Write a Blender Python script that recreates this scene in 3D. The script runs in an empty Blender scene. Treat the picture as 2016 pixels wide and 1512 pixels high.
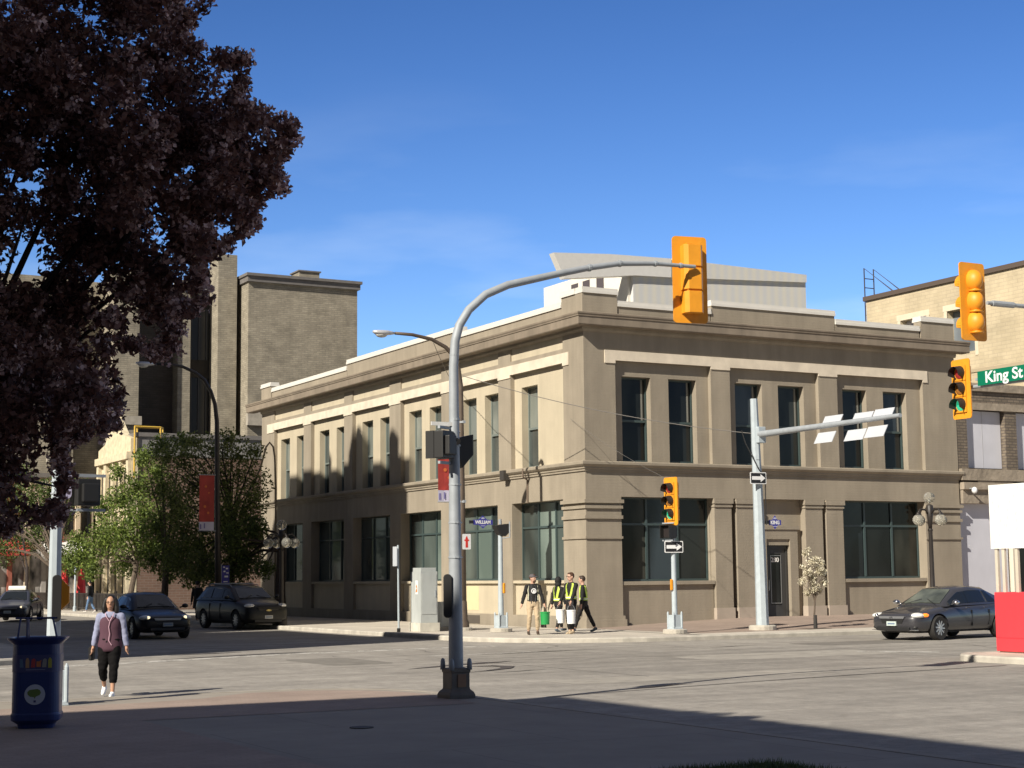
import bpy, bmesh, math, random
import numpy as np
from mathutils import Vector, Matrix
R = math.radians
S = bpy.context.scene
random.seed(7); rng = np.random.default_rng(7)

# ------------------------------------------------------------------ camera
CAM_H = 1.85
CF, CP, CRL, CYW = 3229.86, 0.116688, -0.0102798, 0.502366      # focal (px of a 2016 wide frame), pitch, roll, yaw
_f = Vector((math.sin(CYW)*math.cos(CP), math.cos(CYW)*math.cos(CP), math.sin(CP)))
_r0 = Vector((math.cos(CYW), -math.sin(CYW), 0)); _u0 = _r0.cross(_f)
_r = _r0*math.cos(CRL) + _u0*math.sin(CRL); _u = -_r0*math.sin(CRL) + _u0*math.cos(CRL)
cd = bpy.data.cameras.new('camera'); cam = bpy.data.objects.new('camera', cd); S.collection.objects.link(cam)
cd.sensor_width = 36; cd.lens = CF/2016*36; cd.clip_start = 0.1; cd.clip_end = 3000
cam.matrix_world = Matrix(((_r.x,_u.x,-_f.x,0),(_r.y,_u.y,-_f.y,0),(_r.z,_u.z,-_f.z,CAM_H),(0,0,0,1)))
S.camera = cam

# ------------------------------------------------------------------ sky, sun, exposure
SKY_AWAY, SKY_SUN, SKY_TOP = 1.58, .50, .64
SUN_EL = R(34.6); SX, SY = -0.9205, -0.3907
w = bpy.data.worlds.new('World'); S.world = w; w.use_nodes = True
nt = w.node_tree; bg = nt.nodes['Background']
sky = nt.nodes.new('ShaderNodeTexSky'); sky.sky_type = 'NISHITA'; sky.sun_disc = False
sky.sun_elevation = SUN_EL; sky.sun_rotation = math.atan2(SX, SY)
sky.altitude = 900; sky.air_density = 1.0; sky.dust_density = 0.8; sky.ozone_density = 3.2
# thin cirrus in the sky
tc = nt.nodes.new('ShaderNodeTexCoord'); mp = nt.nodes.new('ShaderNodeMapping')
mp.inputs['Rotation'].default_value = (0.25, -0.35, 0.6); mp.inputs['Location'].default_value = (.55, .2, .35); mp.inputs['Scale'].default_value = (2.2, 2.2, 9.0)
nz = nt.nodes.new('ShaderNodeTexNoise'); nz.inputs['Scale'].default_value = 2.1; nz.inputs['Detail'].default_value = 5; nz.inputs['Roughness'].default_value = .5
rp = nt.nodes.new('ShaderNodeValToRGB'); rp.color_ramp.elements[0].position = .54; rp.color_ramp.elements[1].position = .95
rp.color_ramp.elements[1].color = (.42,.42,.42,1)
mxc = nt.nodes.new('ShaderNodeMixRGB'); mxc.inputs['Color2'].default_value = (6.6, 7.4, 8.2, 1)
hsv = nt.nodes.new('ShaderNodeHueSaturation'); hsv.inputs['Saturation'].default_value = 1.27; hsv.inputs['Hue'].default_value = .514
# sky graded to tune the fill light: brighter away from the sun and low down, dimmer behind the viewer and overhead
def wnode(kind, **k):
    n_ = nt.nodes.new(kind)
    for q, v in k.items(): setattr(n_, q, v)
    return n_
dt = wnode('ShaderNodeVectorMath', operation='DOT_PRODUCT'); dt.inputs[1].default_value = (SX, SY, .0)
nt.links.new(tc.outputs['Generated'], dt.inputs[0])
sz = nt.nodes.new('ShaderNodeSeparateXYZ'); nt.links.new(tc.outputs['Generated'], sz.inputs[0])
def ramp(src, a, b, lo, hi):
    m_ = nt.nodes.new('ShaderNodeMapRange'); m_.interpolation_type = 'SMOOTHSTEP'
    for q, v in zip(('From Min','From Max','To Min','To Max'), (a,b,lo,hi)): m_.inputs[q].default_value = v
    nt.links.new(src, m_.inputs['Value']); return m_.outputs['Result']
fa = ramp(dt.outputs['Value'], -.75, .15, SKY_AWAY, SKY_SUN); fe = ramp(sz.outputs['Z'], .02, .46, 1.0, SKY_TOP)
fm = wnode('ShaderNodeMath', operation='MULTIPLY'); nt.links.new(fa, fm.inputs[0]); nt.links.new(fe, fm.inputs[1])
mxw = nt.nodes.new('ShaderNodeMixRGB'); mxw.inputs['Color2'].default_value = (3.3, 3.1, 2.9, 1)
ov = wnode('ShaderNodeMath', operation='MAXIMUM'); nt.links.new(ramp(dt.outputs['Value'], -.5, .4, 0, .55), ov.inputs[0]); nt.links.new(ramp(sz.outputs['Z'], .35, .8, 0, .55), ov.inputs[1]); nt.links.new(ov.outputs[0], mxw.inputs['Fac'])
sc_ = wnode('ShaderNodeMixRGB', blend_type='MULTIPLY'); sc_.inputs['Fac'].default_value = 1
nt.links.new(tc.outputs['Generated'], mp.inputs['Vector']); nt.links.new(mp.outputs['Vector'], nz.inputs['Vector'])
hr = nt.nodes.new('ShaderNodeMapRange'); hr.inputs['From Min'].default_value = .29; hr.inputs['From Max'].default_value = .17; hr.inputs['To Min'].default_value = 0.05; hr.inputs['To Max'].default_value = 1
ml = nt.nodes.new('ShaderNodeMath'); ml.operation = 'MULTIPLY'
nt.links.new(sz.outputs['Z'], hr.inputs['Value']); nt.links.new(hr.outputs['Result'], ml.inputs[1])
nt.links.new(nz.outputs['Fac'], rp.inputs['Fac']); nt.links.new(rp.outputs['Color'], ml.inputs[0]); nt.links.new(ml.outputs[0], mxc.inputs['Fac'])
nt.links.new(sky.outputs['Color'], hsv.inputs['Color']); nt.links.new(hsv.outputs['Color'], mxc.inputs['Color1'])
nt.links.new(mxc.outputs['Color'], mxw.inputs['Color1']); nt.links.new(mxw.outputs['Color'], sc_.inputs['Color1']); nt.links.new(fm.outputs[0], sc_.inputs['Color2']); nt.links.new(sc_.outputs['Color'], bg.inputs['Color'])
bg.inputs['Strength'].default_value = 0.085
sd = bpy.data.lights.new('sun', 'SUN'); sd.energy = 5.0; sd.angle = R(0.53); sd.color = (1.0, 0.92, 0.79)
sun = bpy.data.objects.new('sun', sd); S.collection.objects.link(sun); sun.location = (0, 0, 60)
_sd = Vector((SX*math.cos(SUN_EL), SY*math.cos(SUN_EL), math.sin(SUN_EL)))
sun.rotation_euler = _sd.to_track_quat('Z', 'Y').to_euler()
S.view_settings.view_transform = 'Standard'; S.view_settings.look = 'None'
S.view_settings.exposure = 0.42; S.view_settings.gamma = 1.0
S.cycles.max_bounces = 6; S.cycles.diffuse_bounces = 3; S.cycles.glossy_bounces = 3; S.cycles.transparent_max_bounces = 8

# ------------------------------------------------------------------ measuring helpers (photo pixel -> point in the place)
CAMP = Vector((0, 0, CAM_H))
def ray(x, y): return _f + _r*((x-1008)/CF) - _u*((y-756)/CF)
def G(x, y, z=0.0): d = ray(x, y); return CAMP + d*((z-CAM_H)/d.z)
def PX(x, y, X): d = ray(x, y); return CAMP + d*(X/d.x)
def PY(x, y, Y): d = ray(x, y); return CAMP + d*(Y/d.y)
def AT(x, y, D): return CAMP + ray(x, y)*D

# ------------------------------------------------------------------ materials
_M = {}
def mat(name, col, rough=.75, metal=0.0, var=0.0, scale=3.0, bump=0.0, bscale=40.0, spec=.5, coat=0.0, emit=None, es=1.0, island=0.0, stain=0.0, sscale=.6, hue=None, streak=0.0, brick=0.0):
    if name in _M: return _M[name]
    m = bpy.data.materials.new(name); m.use_nodes = True; n = m.node_tree; b = n.nodes['Principled BSDF']
    b.inputs['Roughness'].default_value = rough; b.inputs['Metallic'].default_value = metal
    b.inputs['Specular IOR Level'].default_value = spec; b.inputs['Coat Weight'].default_value = coat
    c = (*col, 1) if len(col) == 3 else col
    b.inputs['Base Color'].default_value = c
    t = n.nodes.new('ShaderNodeTexCoord'); last = None
    def mult(src, fac_out, lo, hi):
        mr = n.nodes.new('ShaderNodeMapRange'); mr.inputs['From Min'].default_value = .25; mr.inputs['From Max'].default_value = .75
        mr.inputs['To Min'].default_value = lo; mr.inputs['To Max'].default_value = hi
        n.links.new(fac_out, mr.inputs['Value'])
        mx = n.nodes.new('ShaderNodeMixRGB'); mx.blend_type = 'MULTIPLY'; mx.inputs['Fac'].default_value = 1
        if src is None: mx.inputs['Color1'].default_value = c
        else: n.links.new(src, mx.inputs['Color1'])
        n.links.new(mr.outputs['Result'], mx.inputs['Color2']); return mx.outputs['Color']
    if var:
        z = n.nodes.new('ShaderNodeTexNoise'); z.inputs['Scale'].default_value = scale; z.inputs['Detail'].default_value = 6
        n.links.new(t.outputs['Object'], z.inputs['Vector']); last = mult(last, z.outputs['Fac'], 1-var, 1+var)
    if stain:
        z = n.nodes.new('ShaderNodeTexNoise'); z.inputs['Scale'].default_value = sscale; z.inputs['Detail'].default_value = 8; z.inputs['Roughness'].default_value = .65
        mpp = n.nodes.new('ShaderNodeMapping'); mpp.inputs['Scale'].default_value = (1, 1, .35)
        n.links.new(t.outputs['Object'], mpp.inputs['Vector']); n.links.new(mpp.outputs['Vector'], z.inputs['Vector'])
        last = mult(last, z.outputs['Fac'], 1-stain, 1+stain*.4)
    if streak:
        z = n.nodes.new('ShaderNodeTexNoise'); z.inputs['Scale'].default_value = 2.6; z.inputs['Detail'].default_value = 7; z.inputs['Roughness'].default_value = .6
        mpp = n.nodes.new('ShaderNodeMapping'); mpp.inputs['Scale'].default_value = (1, 1, .09)
        n.links.new(t.outputs['Object'], mpp.inputs['Vector']); n.links.new(mpp.outputs['Vector'], z.inputs['Vector'])
        last = mult(last, z.outputs['Fac'], 1-streak, 1+streak*.5)
    if island:
        g = n.nodes.new('ShaderNodeNewGeometry'); mr = n.nodes.new('ShaderNodeMapRange'); mr.inputs['To Min'].default_value = 1-island; mr.inputs['To Max'].default_value = 1+island
        n.links.new(g.outputs['Random Per Island'], mr.inputs['Value'])
        if hue:
            rr = n.nodes.new('ShaderNodeValToRGB'); rr.color_ramp.elements[0].color = c
            rr.color_ramp.elements[1].color = (*hue, 1); n.links.new(g.outputs['Random Per Island'], rr.inputs['Fac']); last = rr.outputs['Color']
        mx = n.nodes.new('ShaderNodeMixRGB'); mx.blend_type = 'MULTIPLY'; mx.inputs['Fac'].default_value = 1
        if last is None: mx.inputs['Color1'].default_value = c
        else: n.links.new(last, mx.inputs['Color1'])
        n.links.new(mr.outputs['Result'], mx.inputs['Color2']); last = mx.outputs['Color']
    if last is not None: n.links.new(last, b.inputs['Base Color'])
    if bump:
        z = n.nodes.new('ShaderNodeTexNoise'); z.inputs['Scale'].default_value = bscale; z.inputs['Detail'].default_value = 6
        bp = n.nodes.new('ShaderNodeBump'); bp.inputs['Strength'].default_value = bump; bp.inputs['Distance'].default_value = .02
        n.links.new(t.outputs['Object'], z.inputs['Vector']); n.links.new(z.outputs['Fac'], bp.inputs['Height']); n.links.new(bp.outputs['Normal'], b.inputs['Normal'])
    if brick:
        sp = n.nodes.new('ShaderNodeSeparateXYZ'); cb = n.nodes.new('ShaderNodeCombineXYZ'); ad = n.nodes.new('ShaderNodeMath'); n.links.new(t.outputs['Object'], sp.inputs[0])
        n.links.new(sp.outputs['X'], ad.inputs[0]); n.links.new(sp.outputs['Y'], ad.inputs[1]); n.links.new(ad.outputs[0], cb.inputs['X']); n.links.new(sp.outputs['Z'], cb.inputs['Y'])
        br = n.nodes.new('ShaderNodeTexBrick'); br.inputs['Scale'].default_value = 1; br.inputs['Brick Width'].default_value = .30; br.inputs['Row Height'].default_value = .095; br.inputs['Mortar Size'].default_value = .012
        n.links.new(cb.outputs[0], br.inputs['Vector']); bp2 = n.nodes.new('ShaderNodeBump'); bp2.invert = True; bp2.inputs['Strength'].default_value = brick; bp2.inputs['Distance'].default_value = .012
        n.links.new(br.outputs['Fac'], bp2.inputs['Height'])
        if b.inputs['Normal'].links: n.links.new(b.inputs['Normal'].links[0].from_socket, bp2.inputs['Normal'])
        n.links.new(bp2.outputs['Normal'], b.inputs['Normal'])
    if emit: b.inputs['Emission Color'].default_value = (*emit, 1); b.inputs['Emission Strength'].default_value = es
    _M[name] = m; return m
def leafmat(name, c1, c2, trans=.25):
    m = mat(name, c1, .6, island=.35, hue=c2)
    n = m.node_tree; b = n.nodes['Principled BSDF']; out = n.nodes['Material Output']
    src = b.inputs['Base Color'].links[0].from_socket
    tr = n.nodes.new('ShaderNodeBsdfTranslucent'); n.links.new(src, tr.inputs['Color'])
    ms = n.nodes.new('ShaderNodeMixShader'); ms.inputs['Fac'].default_value = trans
    n.links.new(b.outputs[0], ms.inputs[1]); n.links.new(tr.outputs[0], ms.inputs[2]); n.links.new(ms.outputs[0], out.inputs['Surface'])
    return m
def brickmat(name, c1, c2, mortar, bw=.22, bh=.075, ms=.012, bump=.5, stain=.25, mort_smooth=.1, flat=False, stint=.3):
    if name in _M: return _M[name]
    m = bpy.data.materials.new(name); m.use_nodes = True; n = m.node_tree; b = n.nodes['Principled BSDF']; b.inputs['Roughness'].default_value = .85
    t = n.nodes.new('ShaderNodeTexCoord'); s = n.nodes.new('ShaderNodeSeparateXYZ'); n.links.new(t.outputs['Object'], s.inputs[0])
    cb = n.nodes.new('ShaderNodeCombineXYZ')
    if flat: n.links.new(s.outputs['X'], cb.inputs['X']); n.links.new(s.outputs['Y'], cb.inputs['Y'])
    else:
        a = n.nodes.new('ShaderNodeMath'); a.operation = 'ADD'; n.links.new(s.outputs['X'], a.inputs[0]); n.links.new(s.outputs['Y'], a.inputs[1])
        n.links.new(a.outputs[0], cb.inputs['X']); n.links.new(s.outputs['Z'], cb.inputs['Y'])
    br = n.nodes.new('ShaderNodeTexBrick'); br.inputs['Scale'].default_value = 1; br.inputs['Brick Width'].default_value = bw; br.inputs['Row Height'].default_value = bh
    br.inputs['Mortar Size'].default_value = ms; br.inputs['Mortar Smooth'].default_value = mort_smooth; br.inputs['Bias'].default_value = 0
    br.inputs['Color1'].default_value = (*c1, 1); br.inputs['Color2'].default_value = (*c2, 1); br.inputs['Mortar'].default_value = (*mortar, 1)
    n.links.new(cb.outputs[0], br.inputs['Vector'])
    z = n.nodes.new('ShaderNodeTexNoise'); z.inputs['Scale'].default_value = stint; z.inputs['Detail'].default_value = 8; z.inputs['Roughness'].default_value = .7
    n.links.new(t.outputs['Object'], z.inputs['Vector'])
    mr = n.nodes.new('ShaderNodeMapRange'); mr.inputs['From Min'].default_value = .25; mr.inputs['From Max'].default_value = .75; mr.inputs['To Min'].default_value = 1-stain; mr.inputs['To Max'].default_value = 1+stain*.5
    n.links.new(z.outputs['Fac'], mr.inputs['Value'])
    mx = n.nodes.new('ShaderNodeMixRGB'); mx.blend_type = 'MULTIPLY'; mx.inputs['Fac'].default_value = 1
    n.links.new(br.outputs['Color'], mx.inputs['Color1']); n.links.new(mr.outputs['Result'], mx.inputs['Color2']); n.links.new(mx.outputs['Color'], b.inputs['Base Color'])
    if bump:
        bp = n.nodes.new('ShaderNodeBump'); bp.inputs['Strength'].default_value = bump; bp.inputs['Distance'].default_value = .01; bp.invert = True
        n.links.new(br.outputs['Fac'], bp.inputs['Height']); n.links.new(bp.outputs['Normal'], b.inputs['Normal'])
    _M[name] = m; return m

def glassmat(name, lo, hi, sc=.7, rough=.06, spec=.5):
    """dark window pane: what one sees inside (dim rooms, blinds) as broad patches, under a glossy surface"""
    if name in _M: return _M[name]
    m = bpy.data.materials.new(name); m.use_nodes = True; n = m.node_tree; b = n.nodes['Principled BSDF']
    b.inputs['Roughness'].default_value = rough; b.inputs['IOR'].default_value = 1.5; b.inputs['Specular IOR Level'].default_value = spec
    t = n.nodes.new('ShaderNodeTexCoord'); z = n.nodes.new('ShaderNodeTexNoise'); z.inputs['Scale'].default_value = sc; z.inputs['Detail'].default_value = 3
    mpp = n.nodes.new('ShaderNodeMapping'); mpp.inputs['Scale'].default_value = (1, 1, .45)
    n.links.new(t.outputs['Object'], mpp.inputs['Vector']); n.links.new(mpp.outputs['Vector'], z.inputs['Vector'])
    rr = n.nodes.new('ShaderNodeValToRGB'); rr.color_ramp.elements[0].position = .38; rr.color_ramp.elements[1].position = .62
    rr.color_ramp.elements[0].color = (*lo, 1); rr.color_ramp.elements[1].color = (*hi, 1)
    n.links.new(z.outputs['Fac'], rr.inputs['Fac']); n.links.new(rr.outputs['Color'], b.inputs['Base Color'])
    z2 = n.nodes.new('ShaderNodeTexNoise'); z2.inputs['Scale'].default_value = .9
    bp = n.nodes.new('ShaderNodeBump'); bp.inputs['Strength'].default_value = .08; bp.inputs['Distance'].default_value = .05
    n.links.new(t.outputs['Object'], z2.inputs['Vector']); n.links.new(z2.outputs['Fac'], bp.inputs['Height']); n.links.new(bp.outputs['Normal'], b.inputs['Normal'])
    _M[name] = m; return m

# ------------------------------------------------------------------ mesh builder
class MB:
    def __init__(s): s.v = []; s.f = []; s.mi = []; s.M = Matrix.Identity(4); s.cur = 0
    def at(s, loc=(0,0,0), rz=0, rx=0, ry=0, sc=1): s.M = Matrix.Translation(loc) @ Matrix.Rotation(rz,4,'Z') @ Matrix.Rotation(rx,4,'X') @ Matrix.Rotation(ry,4,'Y') @ Matrix.Scale(sc,4); return s
    def add(s, vs, fs):
        o = len(s.v); s.v += [tuple(s.M @ Vector(p)) for p in vs]
        s.f += [tuple(o+i for i in f) for f in fs]; s.mi += [s.cur]*len(fs); return s
    def box(s, x0, x1, y0, y1, z0, z1):
        if x0 > x1: x0, x1 = x1, x0
        if y0 > y1: y0, y1 = y1, y0
        return s.add([(x0,y0,z0),(x1,y0,z0),(x1,y1,z0),(x0,y1,z0),(x0,y0,z1),(x1,y0,z1),(x1,y1,z1),(x0,y1,z1)],
                     [(0,3,2,1),(4,5,6,7),(0,1,5,4),(1,2,6,5),(2,3,7,6),(3,0,4,7)])
    def cbox(s, x0, x1, y0, y1, z0, z1, c=.01):
        """box with chamfered vertical edges and top"""
        if x0 > x1: x0, x1 = x1, x0
        if y0 > y1: y0, y1 = y1, y0
        def ring(i, z): return [(x0+c+i,y0+i,z),(x1-c-i,y0+i,z),(x1-i,y0+c+i,z),(x1-i,y1-c-i,z),(x1-c-i,y1-i,z),(x0+c+i,y1-i,z),(x0+i,y1-c-i,z),(x0+i,y0+c+i,z)]
        return s.loft([ring(c*.7,z0),ring(0,z0+c),ring(0,z1-c),ring(c*.7,z1)])
    def loft(s, rings, cap=True, closed=True):
        n = len(rings[0]); vs = [p for r in rings for p in r]; fs = []
        for i in range(len(rings)-1):
            for j in range(n if closed else n-1):
                k = (j+1) % n; fs.append((i*n+j, i*n+k, (i+1)*n+k, (i+1)*n+j))
        if cap: fs.append(tuple(reversed(range(n)))); fs.append(tuple((len(rings)-1)*n+j for j in range(n)))
        return s.add(vs, fs)
    def tube(s, pts, r, n=10, cap=True):
        pts = [Vector(p) for p in pts]; m = len(pts)
        if not hasattr(r, '__len__'): r = [r]*m
        t0 = (pts[1]-pts[0]).normalized(); up = Vector((0,0,1)) if abs(t0.z) < .9 else Vector((1,0,0))
        nx = t0.cross(up).normalized(); rings = []
        for i in range(m):
            t = (pts[min(i+1,m-1)]-pts[max(i-1,0)]).normalized()
            nx = (nx - t*nx.dot(t)).normalized(); ny = t.cross(nx)
            rings.append([tuple(pts[i] + (nx*math.cos(2*math.pi*k/n)+ny*math.sin(2*math.pi*k/n))*r[i]) for k in range(n)])
        return s.loft(rings, cap)
    def lathe(s, prof, c=(0,0,0), n=16, axis='z', cap=True):
        rings = []
        for r, z in prof:
            ring = []
            for k in range(n):
                a = 2*math.pi*k/n; x, y = r*math.cos(a), r*math.sin(a)
                p = (x,y,z) if axis == 'z' else ((z,x,y) if axis == 'x' else (y,z,x))
                ring.append((c[0]+p[0], c[1]+p[1], c[2]+p[2]))
            rings.append(ring)
        return s.loft(rings, cap)
    def sph(s, c, r, n=14, m=9):
        if not hasattr(r, '__len__'): r = (r,r,r)
        rings = []
        for i in range(m+1):
            a = -math.pi/2 + math.pi*(i+.0001 if i == 0 else (i-.0001 if i == m else i))/m
            rings.append([(c[0]+r[0]*math.cos(a)*math.cos(2*math.pi*k/n), c[1]+r[1]*math.cos(a)*math.sin(2*math.pi*k/n), c[2]+r[2]*math.sin(a)) for k in range(n)])
        return s.loft(rings)
    def prism(s, poly, a0, a1, plane='xy'):
        """2-D polygon extruded between a0 and a1 along the third axis"""
        def P(p, a): return (p[0],p[1],a) if plane == 'xy' else ((p[0],a,p[1]) if plane == 'xz' else (a,p[0],p[1]))
        return s.loft([[P(p,a0) for p in poly],[P(p,a1) for p in poly]])
    def build(s, name, m, parent=None, smooth=False, bevel=0, base=None, world=False, remesh=0, subsurf=0, smoothit=0, angle=None):
        me = bpy.data.meshes.new(name); v = s.v
        if base is None and parent is not None and world: base = _B.get(parent, (0,0,0))
        if base is not None: v = [(p[0]-base[0],p[1]-base[1],p[2]-base[2]) for p in v]
        me.from_pydata(v, [], s.f)
        ms = m if isinstance(m, (list,tuple)) else [m]
        for q in ms: me.materials.append(q)
        if len(ms) > 1: me.polygons.foreach_set('material_index', s.mi)
        bm = bmesh.new(); bm.from_mesh(me); bmesh.ops.recalc_face_normals(bm, faces=bm.faces)
        if bevel: bmesh.ops.bevel(bm, geom=[e for e in bm.edges if e.is_manifold and e.calc_face_angle(0) > .5], offset=bevel, segments=2, affect='EDGES', profile=.6)
        bm.to_mesh(me); bm.free()
        o = bpy.data.objects.new(name, me); S.collection.objects.link(o)
        if remesh or subsurf:
            if remesh:
                q = o.modifiers.new('r','REMESH'); q.mode = 'VOXEL'; q.voxel_size = remesh; q.use_smooth_shade = True
            if smoothit:
                q = o.modifiers.new('s','SMOOTH'); q.iterations = smoothit; q.factor = .5
            if subsurf:
                q = o.modifiers.new('u','SUBSURF'); q.levels = subsurf; q.render_levels = subsurf
            dg = bpy.context.evaluated_depsgraph_get(); dg.update()
            nm = bpy.data.meshes.new_from_object(o.evaluated_get(dg)); o.modifiers.clear(); o.data = nm; me = nm; nm.name = name
            if not me.materials:
                for q in ms: me.materials.append(q)
        if smooth or remesh or subsurf:
            me.polygons.foreach_set('use_smooth', [True]*len(me.polygons))
            if angle: me.set_sharp_from_angle(angle=R(angle))
        if parent is not None:
            o.parent = parent; _B[o] = _B.get(parent, (0,0,0))
        elif base is not None: o.location = base; _B[o] = base
        return o
_B = {}
def tag(o, label=None, cat=None, group=None, kind=None):
    if label: o['label'] = label
    if cat: o['category'] = cat
    if group: o['group'] = group
    if kind: o['kind'] = kind
    return o
def thing(name, label, cat, loc=(0,0,0), rz=0.0, group=None):
    o = bpy.data.objects.new(name, None); S.collection.objects.link(o); o.empty_display_size = .2
    o.location = loc; o.rotation_euler = (0,0,rz); _B[o] = tuple(loc); return tag(o, label, cat, group)
def copy_tree(o, parent=None):
    c = o.copy(); S.collection.objects.link(c)
    if parent is not None: c.parent = parent
    for ch in list(o.children): copy_tree(ch, c)
    return c
def struct(name, mb, m, **k): return tag(mb.build(name, m, **k), kind='structure')
def text(name, body, size, m, parent, loc, rot, extrude=.004, base=False, xs=1.0, bold=0.0):
    cu = bpy.data.curves.new(name, 'FONT'); cu.body = body; cu.size = size; cu.extrude = extrude; cu.align_x = 'CENTER'; cu.align_y = 'CENTER'; cu.offset = bold
    o = bpy.data.objects.new(name, cu); S.collection.objects.link(o)
    dg = bpy.context.evaluated_depsgraph_get(); dg.update(); me = bpy.data.meshes.new_from_object(o.evaluated_get(dg))
    bpy.data.objects.remove(o); me.materials.clear(); me.materials.append(m)
    o = bpy.data.objects.new(name, me); S.collection.objects.link(o); o.parent = parent
    if base: b = _B[parent]; loc = (loc[0]-b[0],loc[1]-b[1],loc[2]-b[2])
    o.location = loc; o.rotation_euler = rot; o.scale = (xs,1,1); return o
# ------------------------------------------------------------------ the ground
def arc(cx, cy, r, a0, a1, n=10): return [(cx+r*math.cos(R(a0+(a1-a0)*i/n)), cy+r*math.sin(R(a0+(a1-a0)*i/n))) for i in range(n+1)]
def roadmat():
    m = mat('road_concrete', (.25,.235,.215), .9, bump=.25, bscale=60); n = m.node_tree; b = n.nodes['Principled BSDF']
    t = n.nodes.new('ShaderNodeTexCoord'); col = None
    def layer(scale, stretch, rot, lo, hi, det=6, prev=None, a=.3, z=.7):
        mp = n.nodes.new('ShaderNodeMapping'); mp.inputs['Scale'].default_value = stretch; mp.inputs['Rotation'].default_value = (0,0,rot)
        q = n.nodes.new('ShaderNodeTexNoise'); q.inputs['Scale'].default_value = scale; q.inputs['Detail'].default_value = det; q.inputs['Roughness'].default_value = .62
        n.links.new(t.outputs['Object'], mp.inputs['Vector']); n.links.new(mp.outputs['Vector'], q.inputs['Vector'])
        mr = n.nodes.new('ShaderNodeMapRange'); mr.inputs['From Min'].default_value = a; mr.inputs['From Max'].default_value = z; mr.inputs['To Min'].default_value = lo; mr.inputs['To Max'].default_value = hi
        n.links.new(q.outputs['Fac'], mr.inputs['Value'])
        mx = n.nodes.new('ShaderNodeMixRGB'); mx.blend_type = 'MULTIPLY'; mx.inputs['Fac'].default_value = 1
        if prev is None: mx.inputs['Color1'].default_value = (.312,.290,.258,1)
        else: n.links.new(prev, mx.inputs['Color1'])
        n.links.new(mr.outputs['Result'], mx.inputs['Color2']); return mx.outputs['Color']
    col = layer(.12, (1,1,1), 0, .8, 1.16)
    col = layer(.5, (.25,2.2,1), .05, .78, 1.16, prev=col)          # tyre-worn lanes along the cross street
    col = layer(.5, (2.2,.22,1), -.04, .90, 1.08, prev=col)
    col = layer(1.7, (1,1,1), .3, .82, 1.12, 8, prev=col)
    col = layer(7, (1,1,1), 0, .84, 1.14, prev=col)
    col = layer(55, (1,1,1), 0, .86, 1.14, 2, prev=col)
    n.links.new(col, b.inputs['Base Color']); return m
g = MB(); g.add([(-900,-900,0),(900,-900,0),(900,900,0),(-900,900,0)], [(0,1,2,3)]); struct('road', g, roadmat())
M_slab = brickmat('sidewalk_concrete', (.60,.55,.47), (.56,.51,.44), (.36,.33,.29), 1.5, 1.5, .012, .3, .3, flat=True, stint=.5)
M_paver = brickmat('red_pavers', (.37,.285,.235), (.33,.255,.21), (.30,.24,.20), .21, .105, .008, .4, .25, flat=True, stint=.7)
M_kerb = mat('kerb_concrete', (.48,.45,.39), .9, var=.2, scale=3, bump=.3, bscale=30, stain=.2, sscale=2)
def zs(x, y):
    a = min(max((x-28.5)/6, 0), 1)*min(max((y-39.2)/7.2, 0), 1); return .13+.22*a
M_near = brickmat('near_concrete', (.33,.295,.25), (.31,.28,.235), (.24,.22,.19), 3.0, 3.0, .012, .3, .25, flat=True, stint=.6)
def block(name, path, close, hf=None):
    """raised corner block: kerb strip along the road edge, slab behind it"""
    n = len(path); inn = []
    for i, p in enumerate(path):
        a = Vector(path[max(i-1,0)]); b = Vector(path[min(i+1,n-1)]); t = (b-a).normalized(); nn = Vector((-t.y, t.x)); inn.append(tuple(Vector(p)+nn*.2))
    k = MB(); k.loft([[(path[i][0],path[i][1],-.05),(path[i][0]+.0*(inn[i][0]-path[i][0]),path[i][1],.10),(path[i][0]+.15*(inn[i][0]-path[i][0]),path[i][1]+.15*(inn[i][1]-path[i][1]),.135),(*inn[i],.135),(*inn[i],-.05)] for i in range(n)], cap=False)
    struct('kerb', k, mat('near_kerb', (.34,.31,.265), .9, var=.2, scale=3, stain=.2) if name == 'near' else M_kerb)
    s = MB(); poly = inn+close
    if hf is None: s.add([(x,y,.13) for x,y in poly], [tuple(range(len(poly)))])
    else: hf(s, inn)
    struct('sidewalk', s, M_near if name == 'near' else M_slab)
# far corner block in front of the bank (ground rises a little along the cross street)
farp = [(160,38.7),(60,38.7),(40,38.7)] + [(x,38.7) for x in (34,30,27.4)] + list(reversed(arc(26.2,43.2,4.5,180,270,10))) + [(21.7,46),(21.7,60),(21.7,90),(21.7,200)]
farp = farp[::-1]
def far_surface(s, inn):
    poly = inn+[(160,200)]
    inside = [p for p in inn]
    s.add([(x,y,.13) for x,y in inside]+[(28.3,200,.13),(28.3,46.6,.13)], [tuple(range(len([p for p in inside if p[0] < 27.0])))+(len(inside)+0-0,len(inside)+1)] if False else [])
    A = [p for p in inside if p[0] <= 27.6]
    s.add([(x,y,.13) for x,y in A]+[(27.6,200,.13)][:0]+[(27.6,46.6,.13),(27.6,200,.13)], [tuple(range(len(A)+2))])
    xs = [27.6,28.5]+[28.5+.75*i for i in range(1,9)]+[40,50,160]; ys = [38.9,39.2,41,43,45,46.7]
    vs = [(x,y,zs(x,y)) for x in xs for y in ys]; m = len(ys)
    s.add(vs, [(i*m+j,(i+1)*m+j,(i+1)*m+j+1,i*m+j+1) for i in range(len(xs)-1) for j in range(m-1)])
farp2 = [p for p in farp]
block('far', list(reversed(farp2)) if False else farp2, [], far_surface)
xs = [28.2,28.5]+[28.5+.75*i for i in range(1,9)]+[40,50,90]; ys = [40.0,41,43,45,46.7]
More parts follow.
